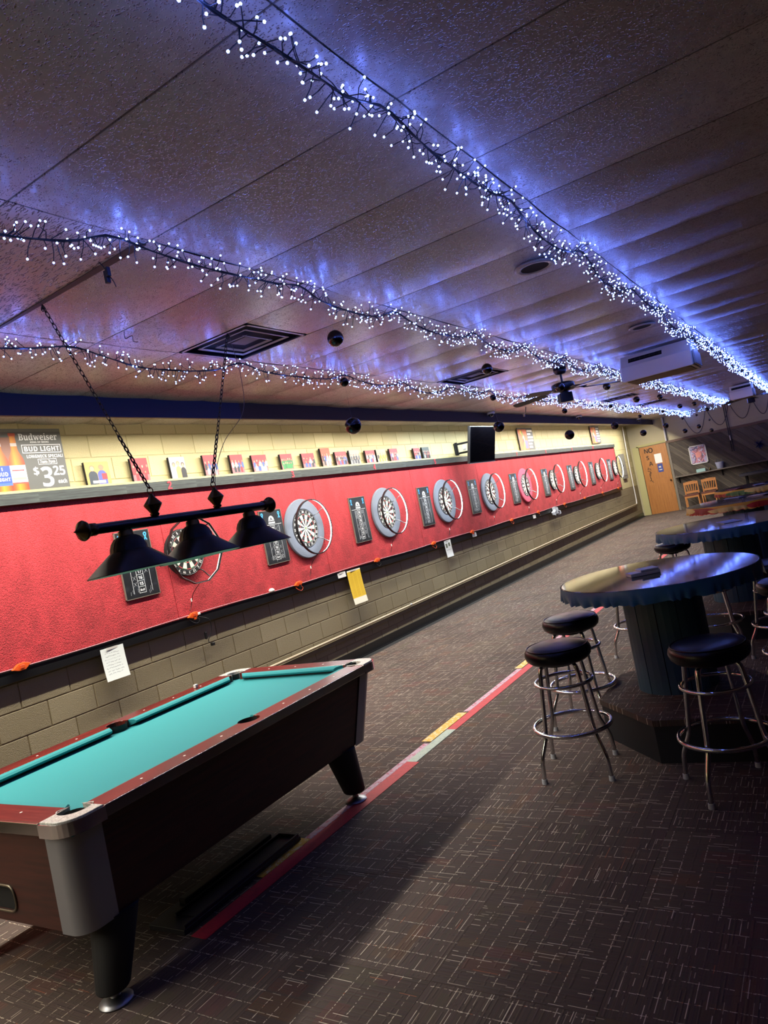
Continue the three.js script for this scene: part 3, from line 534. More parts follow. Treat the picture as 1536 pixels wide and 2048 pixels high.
/* ---------- pool table ---------- */
{
  const T = thing('pool_table', 'coin pool table with teal cloth and dark mahogany cabinet', 'pool table', [2.045, 0, -2.65], .028);
  const W = .635, L = 1.155, H = .80, iw = .51, il = 1.025;
  const mCloth = M({ color: 0x23868a, roughness: .95, bumpMap: redBump, bumpScale: .0006 });
  const mCasting = M({ map: dtex(256, (u, v) => { const k = .70 + .25 * (N[3](u, v) - .5) + .15 * (N[2](u, v) - .5); return [k, k * .99, k * .95]; }, true), roughness: .4 });
  const plan = (shape, y0, h, bev = .003) => new THREE.ExtrudeGeometry(shape, { depth: h - 2 * bev, bevelEnabled: true, bevelSize: bev, bevelThickness: bev, bevelOffset: -bev, bevelSegments: 2, curveSegments: 16 }).rotateX(PI / 2).translate(0, y0 + h - bev, 0);   // shape (x, z)
  // bed with six pocket holes
  const bed = new THREE.Shape([[-.6, -1.115], [.6, -1.115], [.6, 1.115], [-.6, 1.115]].map(a => new THREE.Vector2(...a)));
  const pockets = []; for (const sx of [-1, 1]) { for (const sz of [-1, 1]) pockets.push([sx * .541, sz * 1.057, .046]); pockets.push([sx * .535, 0, .058]); }
  for (const [x, z, r] of pockets) { const h = new THREE.Path(); h.absarc(x, z, r, 0, 2 * PI, true); bed.holes.push(h); }
  const bg = plan(bed, .73, .025, .001); planeUV(bg, 'x', 'z', 3); mesh('cloth_bed', bg, mCloth, T);
  for (const [x, z, r] of pockets) mesh('pocket', lathe([[r + .004, .795], [r + .002, .74], [r, .715], [r * .8, .70], [0, .698]], 20).translate(x, 0, z), M({ color: 0x08080a, roughness: .6, side: THREE.DoubleSide }), T);
  const mStrip = M({ color: 0x9a9896, metalness: 1, roughness: .2 });
  // wooden rails
  for (const s of [-1, 1]) {
    const sh = new THREE.Shape(); const a = s * iw, b = s * W; sh.moveTo(a, -.985); sh.lineTo(b, -.985); sh.lineTo(b, .985); sh.lineTo(a, .985); sh.lineTo(a, .062);
    for (let k = 0; k <= 12; k++) { const q = PI / 2 - k / 12 * PI; sh.lineTo(a + s * (.02 + .06 * Math.cos(q)), .062 * Math.sin(q)); } sh.lineTo(a, -.062);
    const g = plan(sh, .752, .048); planeUV(g, 'z', 'x', 1.3); mesh('side_rail', g, mahogany, T);
    const e = new THREE.Shape([[-.47, s * il], [.47, s * il], [.47, s * L], [-.47, s * L]].map(p => new THREE.Vector2(...p))); const ge = plan(e, .752, .048); planeUV(ge, 'x', 'z', 1.3); mesh('end_rail', ge, mahogany, T);
    mesh('side_edge_strip', rbox(.01, .05, 1.97, .003, s * (W + .004), .774, 0), mStrip, T);
    mesh('end_edge_strip', rbox(.94, .05, .01, .003, 0, .774, s * (L + .004)), mStrip, T);
  }
  // corner castings with chrome bands
  for (const sx of [-1, 1]) for (const sz of [-1, 1]) {
    const P = (x, z) => new THREE.Vector2(sx * x, sz * z), r = .095; const out = [];
    out.push(P(.47, L)); for (let k = 0; k <= 8; k++) { const q = PI / 2 - k / 8 * PI / 2; out.push(P(W - r + r * Math.cos(q), L - r + r * Math.sin(q))); }
    out.push(P(W, .985)); out.push(P(iw - .005, .985)); for (let k = 0; k <= 14; k++) { const q = -PI * .30 + k / 14 * PI * 1.1; out.push(P(.509 + .068 * Math.cos(q), 1.024 + .068 * Math.sin(q))); } out.push(P(.47, il - .005));
    mesh('corner_casting', plan(new THREE.Shape(out), .756, .047, .004), mCasting, T);
    const band = []; for (const [y0, y1, e] of [[.742, .796, .007]]) { const arc = [P(.47, L + e)]; for (let k = 0; k <= 8; k++) { const q = PI / 2 - k / 8 * PI / 2; arc.push(P(W - r + (r + e) * Math.cos(q), L - r + (r + e) * Math.sin(q))); } arc.push(P(W + e, .985)); for (let k = 0; k + 1 < arc.length; k++) { const a = arc[k], b = arc[k + 1], d = b.clone().sub(a), m = a.clone().add(b).multiplyScalar(.5); band.push(box(d.length() + .002, y1 - y0, .007, m.x, (y0 + y1) / 2, m.y, 0, -Math.atan2(d.y, d.x))); } }
    mesh('chrome_band', band, mChrome, T);
  }
  // cushions: cloth-covered prisms with mitred ends
  const cushion = (ax, s, c0, c1, m0, m1) => {   // runs along ax from c0 to c1 on side s
    const sec = [[0, .799], [.034, .796], [.05, .787], [.046, .776], [0, .758]], base = ax === 'z' ? iw : il, pos = [], P = (c, k, mi) => { const d = sec[k][0], cc = c + mi * d, n = s * (base - d); return ax === 'z' ? [n, sec[k][1], cc] : [cc, sec[k][1], n]; };
    for (let k = 0; k < sec.length; k++) { const k2 = (k + 1) % sec.length; const a = P(c0, k, m0), b = P(c1, k, -m1), c = P(c1, k2, -m1), d = P(c0, k2, m0); pos.push(...a, ...b, ...c, ...a, ...c, ...d); }
    for (const [c, m] of [[c0, m0], [c1, -m1]]) for (let k = 1; k + 1 < sec.length; k++) pos.push(...P(c, 0, m), ...P(c, k, m), ...P(c, k + 1, m));
    const g = new THREE.BufferGeometry(); g.setAttribute('position', new THREE.Float32BufferAttribute(pos, 3)); g.computeVertexNormals(); planeUV(g, 'x', 'z', 3); mesh('cushion', g, mCushion, T);
  };
  const mCushion = M({ color: 0x23868a, roughness: .95, side: THREE.DoubleSide });
  for (const s of [-1, 1]) { cushion('z', s, .07, .958, .35, .9); cushion('z', s, -.958, -.07, .9, .35); cushion('x', s, -.445, .445, .9, .9); }
  // sights
  const dot = cyl(.006, .006, .0014, 0, H + .0004, 0, 10), mDot = M({ color: 0xe8e4da, roughness: .4 });
  for (const s of [-1, 1]) { for (const z of [-.74, -.49, -.245, .245, .49, .74]) mesh('sight', dot, mDot, T).position.set(s * .572, 0, z); for (const x of [-.24, 0, .24]) mesh('sight', dot, mDot, T).position.set(x, 0, s * 1.087); }
  // cabinet panels, tapering inwards to the foot
  const tx = .605, bx = .60, TZ = { 1: 1.14, [-1]: 1.115 }, BZ = { 1: 1.14, [-1]: .92 }, yT = .752, yB = .352;
  for (const s of [-1, 1]) {
    const sp = quad(V(s * tx, yT, s * (TZ[s] - .09)), V(s * tx, yT, -s * (TZ[-s] - .09)), V(s * bx, yB, -s * (BZ[-s] - .09)), V(s * bx, yB, s * (BZ[s] - .09))); planeUV(sp, 'z', 'y', 1); mesh('side_panel', sp, mCabinet, T);
    if (s < 0) { const ep = quad(V(-tx + .09, yT, -TZ[s]), V(tx - .09, yT, -TZ[s]), V(bx - .09, yB, -BZ[s]), V(-bx + .09, yB, -BZ[s])); planeUV(ep, 'x', 'y', 1); mesh('end_panel', ep, mCabinet, T); }
  }
  { // near end panel with ball return opening and coin lock
    const h = yT - yB, tilt = 0;
    const sh = new THREE.Shape([[-bx + .09, 0], [bx - .09, 0], [tx - .09, h], [-tx + .09, h]].map(p => new THREE.Vector2(...p)));
    const rr = (x0, y0, x1, y1, r) => { const p = new THREE.Path(); p.moveTo(x0 + r, y0); p.lineTo(x1 - r, y0); p.quadraticCurveTo(x1, y0, x1, y0 + r); p.lineTo(x1, y1 - r); p.quadraticCurveTo(x1, y1, x1 - r, y1); p.lineTo(x0 + r, y1); p.quadraticCurveTo(x0, y1, x0, y1 - r); p.lineTo(x0, y0 + r); p.quadraticCurveTo(x0, y0, x0 + r, y0); return p; };
    const hole = rr(-.16, .045, .175, .155, .045); sh.holes.push(hole);
    const put = g => g.rotateX(tilt).translate(0, yB, BZ[1]);
    const g = new THREE.ExtrudeGeometry(sh, { depth: .012, bevelEnabled: false, curveSegments: 10 }).translate(0, 0, -.012); planeUV(g, 'x', 'y', 1); mesh('end_panel', put(g), mCabinet, T);
    const pts = hole.getPoints(10).map(p => V(p.x, p.y, .002)); pts.pop();
    mesh('return_trim', put(tube(pts, .006, 80, 6, true)), M({ color: 0x6d6658, metalness: .8, roughness: .4 }), T);
    mesh('return_box', put(box(.36, .13, .3, .005, .1, -.165)), M({ color: 0x060606, roughness: .9, side: THREE.BackSide }), T);
    mesh('coin_lock', put(lathe([[0, .004], [.018, .004], [.02, .01], [.026, .01], [.028, 0]], 20).rotateX(PI / 2).translate(.04, .235, 0)), mBlack, T);
    mesh('floor_pan', box(2 * bx - .02, .012, BZ[1] + BZ[-1] - .06, 0, yB + .008, (BZ[1] - BZ[-1]) / 2), mBlackMatte, T);
  }
  // metal corner columns
  for (const sx of [-1, 1]) for (const sz of [-1, 1]) {
    const ring = (X, Z, e) => { const r = .075, o = []; o.push([X - .135, Z + e]); for (let k = 0; k <= 8; k++) { const q = PI / 2 - k / 8 * PI / 2; o.push([X - r + (r + e) * Math.cos(q), Z - r + (r + e) * Math.sin(q)]); } o.push([X + e, Z - .15]); return o; };
    const A = ring(tx, TZ[sz], .006), B = ring(bx, BZ[sz], .006), pos = []; const pt = (p, y) => [sx * p[0], y, sz * p[1]];
    const idx = []; for (let k = 0; k < A.length; k++) { pos.push(...pt(A[k], yT), ...pt(B[k], yB - .006)); if (k) idx.push(2 * k - 2, 2 * k, 2 * k + 1, 2 * k - 2, 2 * k + 1, 2 * k - 1); }
    const g = new THREE.BufferGeometry(); g.setAttribute('position', new THREE.Float32BufferAttribute(pos, 3)); g.setIndex(idx); g.computeVertexNormals(); planeUV(g, 'x', 'y', 1);
    mesh('corner_column', g, M({ color: 0x8f9196, metalness: .55, roughness: .42, side: THREE.DoubleSide }), T);
  }
  T.scale.y = .9813;
  // legs
  const mLeg = M({ color: 0x07080c, roughness: .7 });
  for (const [x, z] of [[.53, 1.025], [.53, -.77], [-.50, 1.025], [-.53, -.77]]) {
    const lg = lathe([[0, .06], [.062, .06], [.068, .068], [.098, yB], [0, yB]], 28), lp = lg.attributes.position; for (let k = 0; k < lp.count; k++) lp.setZ(k, lp.getZ(k) - Math.sign(z) * .07 * (lp.getY(k) - .07) / .28); lg.computeVertexNormals();
    const leg = mesh('leg', lg.translate(x, 0, z), mLeg, T);
    mesh('leveler', lathe([[0, 0], [.066, 0], [.067, .008], [.05, .018], [.022, .026], [.018, .03], [.018, .076], [0, .076]], 24).translate(x, 0, z), mSteel, leg);
  }
}
/* cue chalk on the wall-side rail */
single('chalk_cube', rbox(.024, .024, .024, .003, 1.455, .7985, -3.33), M({ color: 0xd8d4cc, roughness: .9 }), 'small white cube on the wall side rail of the pool table', 'chalk');

/* ---------- dark tray lying under the table ---------- */
{
  const t = thing('floor_tray', 'dark grey long flat tray with raised bar on the carpet', 'tray', [2.41, 0, -2.49], .03);
  const m = M({ color: 0x2b2a2e, roughness: .45 });
  mesh('base_plate', rbox(.24, .026, .88, .004, 0, .013, 0), m, t);
  mesh('raised_bar', rbox(.05, .03, .66, .006, -.07, .04, -.06), m, t);
  mesh('channel_lip', [rbox(.012, .018, .78, .003, -.02, .034, -.03), rbox(.012, .018, .86, .003, .112, .034, 0), rbox(.12, .018, .012, .003, .045, .034, -.42)], m, t);
  mesh('inlay', box(.10, .004, .74, .047, .0275, -.03), M({ color: 0x33343c, roughness: .3 }), t);
}
/* ---------- throw line tape ---------- */
{
  const tape = (name, label, x0, x1, z0, z1, col, h = .0022, cat = 'tape', grp = 'throw line tape strips') => {
    const g = new THREE.BoxGeometry(x1 - x0, h, z0 - z1, 1, 1, 1).translate((x0 + x1) / 2, h / 2 + .0002, (z0 + z1) / 2); planeUV(g, 'x', 'z', 2.2);
    return single(name, g, col, label, cat, grp);
  };
  const grunge = (a, b, s) => { const A = noiseGrid(48, s); return M({ map: dtex(256, (u, v) => { const k = A(u * 2, v * 2) * .5 + A(u * .5, v * .5) * .5 > .62 ? 1 : 0; return a.map((q, i) => q * (1 - k) + b[i] * k); }, true), roughness: .7 }); };
  const red = grunge([.75, .16, .20], [.68, .15, .19], 51), pale = grunge([.74, .62, .68], [.70, .36, .42], 52), yel = grunge([.83, .66, .22], [.86, .80, .66], 53), grn = grunge([.66, .72, .66], [.58, .64, .60], 54);
  tape('red_floor_tape', 'red throw line tape from under the pool table to the pale patch', 2.575, 2.672, -2.06, -4.03, red);
  tape('red_floor_tape', 'red throw line tape behind the near bar stool', 2.572, 2.652, -4.645, -9.0, red);
  tape('red_floor_tape', 'red throw line tape far along the dart lanes', 2.56, 2.64, -9.05, -19, red);
  tape('pale_floor_tape', 'pale pink tape edging the red line beside the pool table leg', 2.525, 2.573, -2.95, -4.36, pale);
  tape('pale_floor_tape', 'pale lilac tape edging the red line past the yellow strip', 2.52, 2.57, -5.05, -6.25, pale);
  tape('pale_floor_tape', 'pale tape edging the red line far down the lanes', 2.515, 2.565, -6.9, -12, pale);
  tape('yellow_floor_strip', 'printed yellow measuring strip on the carpet beside the red line', 2.485, 2.566, -4.40, -5.02, yel, .003, 'floor strip', 'yellow lane strips');
  tape('yellow_floor_strip', 'yellow strip partly behind the near bar stool', 2.485, 2.56, -6.27, -6.87, yel, .003, 'floor strip', 'yellow lane strips');
  tape('yellow_floor_strip', 'dull yellow strip beside the dark tray under the pool table', 2.49, 2.572, -2.55, -2.95, yel, .003, 'floor strip', 'yellow lane strips');
  tape('pale_patch_tape', 'scuffed pale green patch of tape on the red line', 2.574, 2.65, -4.03, -4.643, grn, .0026);
}
/* ---------- pool table lamp ---------- */
{
  const T = thing('pool_lamp', 'black three-shade billiard lamp hanging on two chains', 'lamp', [2.36, 1.9, -2.745]);
  const mBar = M({ color: 0x08080a, roughness: .3 });
  mesh('bar', new THREE.CylinderGeometry(.026, .026, 1.26, 24).rotateX(PI / 2), mBar, T);
  for (const s of [-1, 1]) mesh('finial', lathe([[0, .118], [.006, .105], [.022, .09], [.046, .075], [.05, .066], [.044, .052], [.022, .04], [.02, .034], [.031, .028], [.031, .0], [0, 0]], 24).rotateX(s * PI / 2).translate(0, 0, s * .60), mBrass, T);
  for (const [z, cz] of [[.232, .641], [-.222, -.597]]) {
    mesh('chain_knob', lathe([[0, -.058], [.022, -.055], [.026, -.045], [.02, -.04], [.046, .0], [.048, .006], [.014, .048], [.008, .06], [0, .062]], 20).translate(0, .082, z), mBrass, T);
    mesh('hook_ring', new THREE.TorusGeometry(.018, .0028, 6, 18).rotateY(PI / 2).translate(0, .16, z), mBrass, T);
    const a = V(0, .175, z), b = V(0, CEIL - 1.9 - .01, cz), d = b.clone().sub(a), Lc = d.length(), n = Math.round(Lc / .03), links = [];
    const q = new THREE.Quaternion().setFromUnitVectors(V(0, 1, 0), d.clone().normalize());
    for (let k = 0; k < n; k++) { const g = new THREE.TorusGeometry(.0085, .0021, 5, 12); g.scale(1, 2.1, 1); if (k % 2) g.rotateY(PI / 2); g.applyQuaternion(q); const p = a.clone().lerp(b, (k + .5) / n); links.push(g.translate(p.x, p.y, p.z)); }
    mesh('chain', links, mBlack, T).userData.kind = 'stuff';
    const z2 = z; mesh('double_chain', links.filter((_, k) => k < n * .3).map(g => g.clone().translate(.008, 0, .012)), mBlack, T).userData.kind = 'stuff';
    mesh('ceiling_hook', [span(V(0, CEIL - 1.9 - .03, cz), V(0, CEIL - 1.9 + .002, cz), .004), new THREE.TorusGeometry(.012, .003, 5, 12).translate(0, CEIL - 1.9 - .025, cz)], mBlack, T);
  }
  mesh('lamp_cord', tube([V(.01, CEIL - 1.9, -.60), V(.02, .8, -.62), V(.02, .6, -.58), V(.015, .4, -.36), V(.01, .2, -.24), V(0, .05, -.222)], .002, 40, 5), M({ color: 0x6a6460, roughness: .6 }), T);
  const mShade = MP({ color: 0x050607, roughness: .42, specularIntensity: .5, side: THREE.DoubleSide }), mIn = M({ color: 0xe8dfc0, roughness: .5, side: THREE.DoubleSide });
  [.435, -.01, -.465].forEach((z, i) => {
    const S = new THREE.Group(); S.name = 'shade'; S.position.set(0, -.03, z); S.rotation.z = [.03, .05, .012][i]; T.add(S);
    mesh('shade_cap', lathe([[.02, .01], [.036, 0], [.038, -.022], [.046, -.026]], 24), mBrass, S);
    const fl = lathe([[.044, -.024], [.062, -.034], [.078, -.055], [.088, -.08], [.092, -.098], [.098, -.102]], 48); const p = fl.attributes.position;
    for (let k = 0; k < p.count; k++) { const a = Math.atan2(p.getZ(k), p.getX(k)), r = 1 + .022 * Math.cos(a * 24) * (p.getY(k) < -.03 && p.getY(k) > -.095 ? 1 : 0); p.setX(k, p.getX(k) * r); p.setZ(k, p.getZ(k) * r); } fl.computeVertexNormals();
    mesh('fluted_crown', fl, mShade, S);
    mesh('flared_skirt', lathe([[.098, -.102], [.219, -.198], [.221, -.203], [.217, -.202], [.096, -.105]], 48), mShade, S);
    mesh('inner_liner', lathe([[.04, -.03], [.085, -.085], [.095, -.107], [.216, -.203]], 48), mIn, S);
    mesh('bulb', lathe([[0, -.17], [.02, -.165], [.031, -.14], [.026, -.115], [.014, -.09], [.014, -.05], [0, -.05]], 16), mOffWhite, S);
  });
}

/* ---------- fairy light garlands under the ceiling ---------- */
const mWire = M({ color: 0x0a0d10, roughness: .6 });
const mBulb = M({ color: 0xffffff, emissive: new THREE.Color(.12, .21, 1), emissiveIntensity: FAIRY_GLOW, roughness: .4 });
{
  const bulbG = new THREE.IcosahedronGeometry(.0042, 0);
  const path = (x0, z0, z1, seed) => { const R = rng(seed), pts = []; let z = z0; while (z > z1) { const step = .9 + R() * .55, drop = .04 + R() * .055, dx = (R() - .5) * .06; for (let k = 0; k < 6; k++) { const t = k / 6; pts.push(V(x0 + dx * Math.sin(PI * t) + (R() - .5) * .012, CEIL - .042 - drop * 4 * t * (1 - t) + (R() - .5) * .008, z - step * t)); } z -= step; } return pts; };
  const garland = (label, pts, seed, perM, lampStep) => {
    const t = thing('fairy_light_garland', label, 'fairy lights', [0, 0, 0], 0, 'fairy light garlands under the ceiling'), R = rng(seed);
    const c = new THREE.CatmullRomCurve3(pts), L = c.getLength(), n = Math.round(L * perM);
    c.arcLengthDivisions = 800; mesh('cable', [new THREE.TubeGeometry(c, pts.length * 3, .0036, 5), new THREE.TubeGeometry(new THREE.CatmullRomCurve3(pts.map((p, k) => V(p.x + .006 * Math.sin(k * 2.1), p.y + .006 * Math.cos(k * 2.1), p.z))), pts.length * 3, .0028, 4)], mWire, t);
    const twigs = [], mats = [], M4 = new THREE.Matrix4();
    for (let k = 0; k < n; k++) {
      const u = Math.min(.9995, (k + R()) / n), p = c.getPointAt(u), a = R() * 2 * PI, len = .035 + R() * .05, ax = (R() - .5) * 1.4;
      const d = V(Math.cos(a), Math.sin(a) - .12, ax).normalize(); let mid = p.clone().addScaledVector(d, len * .5).add(V((R() - .5) * .02, (R() - .5) * .014, (R() - .5) * .02)); const e = p.clone().addScaledVector(d, len);
      if (e.y > CEIL - .022) { e.y = CEIL - .022 - R() * .01; mid.y = Math.min(mid.y, CEIL - .024); }
      twigs.push(span(p, mid, .0021, 3), span(mid, e, .0018, 3)); mats.push(M4.makeTranslation(e.x, e.y, e.z).clone());
    }
    mesh('twigs', twigs, mWire, t).userData.kind = 'stuff';
    const im = new THREE.InstancedMesh(bulbG, mBulb, mats.length); im.name = 'led_bulbs'; mats.forEach((m, k) => im.setMatrixAt(k, m)); im.userData.kind = 'stuff'; t.add(im);
    if (lampStep) for (let s = lampStep / 2; s < L; s += lampStep) { const p = c.getPointAt(s / L), l = new THREE.PointLight(new THREE.Color(.12, .2, 1), FAIRY_LAMP, 0, 2); l.name = 'fairy_glow'; l.position.set(p.x, Math.min(p.y - .02, CEIL - .06), p.z); l.shadow.radius = 1; l.castShadow = true; scene.add(l); }
    return t;
  };
  garland('fairy light garland nearest the bar tables, running past the white air unit', path(4.35, -.9, -23.5, 201), 301, 84, .7);
  garland('middle fairy light garland passing above the ceiling fan', path(3.18, -.9, -23.2, 202), 302, 84, .7);
  garland('fairy light garland nearest the red dart wall', path(1.95, -1.2, -23.2, 203), 303, 84, .7);
  { const pts = []; for (let k = 0; k <= 8; k++) { const s = k / 8; pts.push(V(2.08 + s * .92, CEIL - .06 - .12 * s * (1 - s), -23.35 + .2 * s)); } garland('short thin fairy light strand joining two garlands at the far end', pts, 304, 60, 0); }
}

/* ---------- strings of mirror balls ---------- */
{
  const facet = (r) => { const g = new THREE.SphereGeometry(r, 28, 18).toNonIndexed(); g.computeVertexNormals(); return g; };
  const big = facet(.0535), small = facet(.03), mBall = M({ color: 0x4a484c, metalness: 1, roughness: .16, flatShading: true });
  [[2.81, 2.88, -3.85], [2.705, 2.90, -6.56], [2.97, 2.709, -7.90], [2.85, 2.88, -10.54], [2.80, 2.77, -12.61], [2.79, 2.90, -14.84], [2.72, 2.80, -17.48], [2.785, 2.89, -19.27], [2.815, 2.78, -21.25]].forEach(([x, y, z], i) => {
    const where = ['nearest, above the pool lamp end', 'second from the camera, before the television', 'in front of the ceiling fan', 'just past the ceiling fan', 'fifth from the camera', 'sixth from the camera', 'seventh from the camera', 'eighth from the camera', 'farthest, by the end wall'][i];
    const t = thing('mirror_ball_string', `thread of three dark mirror balls, ${where}`, 'ornament', [x, CEIL - .002, z], 0, 'hanging strings of mirror balls');
    const sp = i === 2 ? .273 : .29, y0 = y - CEIL + .002;
    mesh('thread', span(V(0, 0, 0), V(0, y0 - 2 * sp, 0), .0007, 4), M({ color: 0x777777, roughness: .5 }), t);
    mesh('mirror_ball', big, mBall, t).position.set(0, y0, 0); mesh('small_mirror_ball', small, mBall, t).position.set(0, y0 - sp, 0); mesh('mirror_ball', big, mBall, t).position.set(0, y0 - 2 * sp, 0);
  });
}
/* ---------- ceiling diffusers, cans, cameras ---------- */
DIFF.forEach(([x, z], i) => {
  const t = thing('ceiling_diffuser', ['square air diffuser with dark open louvres beside the lamp chain', 'square air diffuser before the middle mirror ball string', 'square air diffuser beyond the ceiling fan', 'square air diffuser farthest down the ceiling'][i], 'air vent', [x + .305, CEIL, z - .305], 0, 'square ceiling air diffusers');
  const sq = (h, w, y0, y1) => { const o = []; for (const s of [-1, 1]) { o.push(box(2 * h, .003, w, 0, y0, s * (h - w / 2), s * Math.atan2(y1 - y0, w), 0, 0), box(w, .003, 2 * h, s * (h - w / 2), y0, 0, 0, 0, -s * Math.atan2(y1 - y0, w))); } return o; };
  const mLv = i ? M({ color: 0x6a625c, roughness: .5 }) : M({ color: 0x9a918c, roughness: .5 });
  mesh('plenum', [box(.6, .004, .6, 0, .045, 0), box(.6, .05, .004, 0, .02, .298), box(.6, .05, .004, 0, .02, -.298), box(.004, .05, .6, .298, .02, 0), box(.004, .05, .6, -.298, .02, 0)], mBlackMatte, t);
  mesh('outer_frame', sq(.30, .02, -.004, -.004), i ? mLv : mTile[1], t); mesh('louvre_ring', sq(.215, .022, .002, .006), mLv, t); mesh('inner_ring', sq(.135, .022, -.002, .004), mLv, t);
  mesh('centre_plate', [box(.14, .003, .14, .03, .004, .02, .03, 0, .02)], M({ color: 0x574a45, roughness: .6 }), t);
});
[[4.06, -4.25, 'round recessed can beside the garland nearest the bar tables'], [4.06, -7.26, 'round recessed can before the white air unit']].forEach(([x, z, l]) => {
  const t = thing('recessed_can', l, 'ceiling light', [x, CEIL - .024, z], 0, 'recessed ceiling cans');
  mesh('trim_ring', lathe([[.082, .006], [.085, -.004], [.11, -.008], [.125, .0], [.125, .008], [.082, .008]], 40), mTile[0], t);
  mesh('baffle', lathe([[.086, -.003], [.06, -.001], [0, -.0005]], 32), mBlackMatte, t);
});
[[.93, -10.77, 'white dome camera at the valance above the television'], [.95, -15.6, 'white dome camera at the valance past the fan'], [.95, -21.6, 'white dome camera at the valance by the far corner']].forEach(([x, z, l]) => {
  const t = thing('dome_camera', l, 'camera', [x, CEIL - .012, z], 0, 'dome cameras beside the valance'); mesh('base', cyl(.062, .066, .03, 0, -.015, 0, 24), mWhite, t); mesh('dome', new THREE.SphereGeometry(.045, 20, 10, 0, 2 * PI, PI / 2, PI / 2).translate(0, -.03, 0), MP({ color: 0x15151a, roughness: .1 }), t);
});
single('ceiling_hook_bracket', [tube([V(1.3, CEIL - .01, -11.4), V(1.28, CEIL - .05, -11.42), V(1.26, CEIL - .09, -11.45), V(1.22, CEIL - .1, -11.5)], .008, 16, 6), box(.03, .06, .02, 1.2, CEIL - .11, -11.52)], mSteel, 'small bent white bracket hanging from the ceiling near the valance', 'bracket');
{ // dark blue clip hanging from the middle garland
  const t = thing('cable_clip', 'dark blue plug bundle dangling from the middle garland', 'plug', [2.945, 2.955, -2.02]);
  mesh('plug_body', [rbox(.02, .055, .02, .004, 0, -.05, 0), rbox(.018, .04, .018, .004, .018, -.035, .006)], M({ color: 0x10152e, roughness: .5 }), t);
  mesh('cord', [tube([V(-.02, .02, .01), V(-.006, -.01, 0), V(0, -.03, 0)], .0025, 8, 5), tube([V(.012, -.045, 0), V(.022, -.075, -.01), V(.026, -.1, -.014)], .0022, 8, 5)], mWire, t);
}
single('ceiling_wire', tube([V(2.19, CEIL - .012, -2.70), V(2.15, CEIL - .02, -2.73), V(2.13, CEIL - .03, -2.75), V(2.15, CEIL - .016, -2.78), V(2.10, CEIL - .028, -2.83), V(2.08, CEIL - .02, -2.88)], .0022, 40, 5), mWire, 'thin black wire curl hanging from a ceiling joint', 'wire');

/* ---------- ceiling fan ---------- */
function fan(label, x, z, turn) {
  const t = thing('ceiling_fan', label, 'ceiling fan', [x, CEIL, z], turn, 'ceiling fans'); const m = M({ color: 0x0e0d10, roughness: .35 }), mb = M({ color: 0x191214, roughness: .4 });
  mesh('canopy', lathe([[.0, -.004], [.075, -.004], [.075, -.05], [.055, -.085], [.02, -.09], [0, -.09]], 24), m, t);
  mesh('down_rod', cyl(.013, .013, .12, 0, -.14, 0, 12), m, t);
  mesh('motor', lathe([[0, -.185], [.09, -.185], [.13, -.2], [.135, -.215], [.135, -.265], [.12, -.285], [.05, -.295], [0, -.295]], 32), m, t);
  mesh('light_box', [rbox(.15, .11, .15, .01, 0, -.37, 0), cyl(.05, .05, .04, 0, -.31, 0, 16)], M({ color: 0x1d1b1a, roughness: .3 }), t);
  for (let k = 0; k < 5; k++) {
    const b = new THREE.Group(); b.name = 'blade_set'; b.rotation.y = k * 2 * PI / 5; t.add(b);
    mesh('blade_iron', [box(.13, .006, .03, .17, -.272, 0), box(.06, .006, .09, .24, -.276, 0)], m, b);
    const sh = new THREE.Shape([[.22, -.05], [.3, -.06], [.62, -.068], [.655, -.05], [.665, 0], [.655, .05], [.62, .068], [.3, .06], [.22, .05]].map(a => new THREE.Vector2(...a)));
    mesh('blade', new THREE.ExtrudeGeometry(sh, { depth: .006, bevelEnabled: false }).rotateX(PI / 2 + .2).rotateZ(-.05).translate(0, -.272, 0), mb, b);
  }
}
fan('dark ceiling fan with square light box above the middle of the lanes', 2.87, -8.37, .55);
fan('dark ceiling fan under the garland at the far right', 4.05, -18.9, .2);
/* ---------- white air units ---------- */
function airUnit(label, x, z, w) {
  const t = thing('air_cleaner', label, 'air unit', [x, CEIL - .025, z], 0, 'white ceiling air units');
  const side = new THREE.Shape([[0, -.3], [.6, -.3], [.6, -.02], [.1, -.02], [.02, -.13], [0, -.15]].map(a => new THREE.Vector2(-a[0], a[1])));
  mesh('casing', new THREE.ExtrudeGeometry(side, { depth: w - .04, bevelEnabled: true, bevelSize: .012, bevelThickness: .012, bevelSegments: 3 }).translate(0, 0, -w / 2 + .02).rotateY(-PI / 2), mWhite, t);
  mesh('end_cap', [rbox(.02, .16, .5, .006, -w / 2 - .006, -.22, -.3), rbox(.02, .16, .5, .006, w / 2 + .006, -.22, -.3)], mOffWhite, t);
  mesh('bottom_grille', [box(w - .1, .006, .5, 0, -.316, -.3)], M({ color: 0x6e5a40, roughness: .6 }), t);
  const bars = []; for (let k = 0; k < 7; k++) bars.push(box(.006, .05, .006, -w * .34 + k * .055, -.075, -.033, -.9)); bars.push(box(.36, .006, .006, -w * .34 + .165, -.075, -.035));
  mesh('front_louvre', bars, mBlack, t);
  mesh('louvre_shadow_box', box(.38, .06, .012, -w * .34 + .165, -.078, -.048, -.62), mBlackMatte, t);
}
airUnit('white ceiling air cleaner between two fairy light garlands', 3.865, -8.72, .8);
airUnit('small looking white air unit behind the far right fan', 3.98, -17.6, .46);

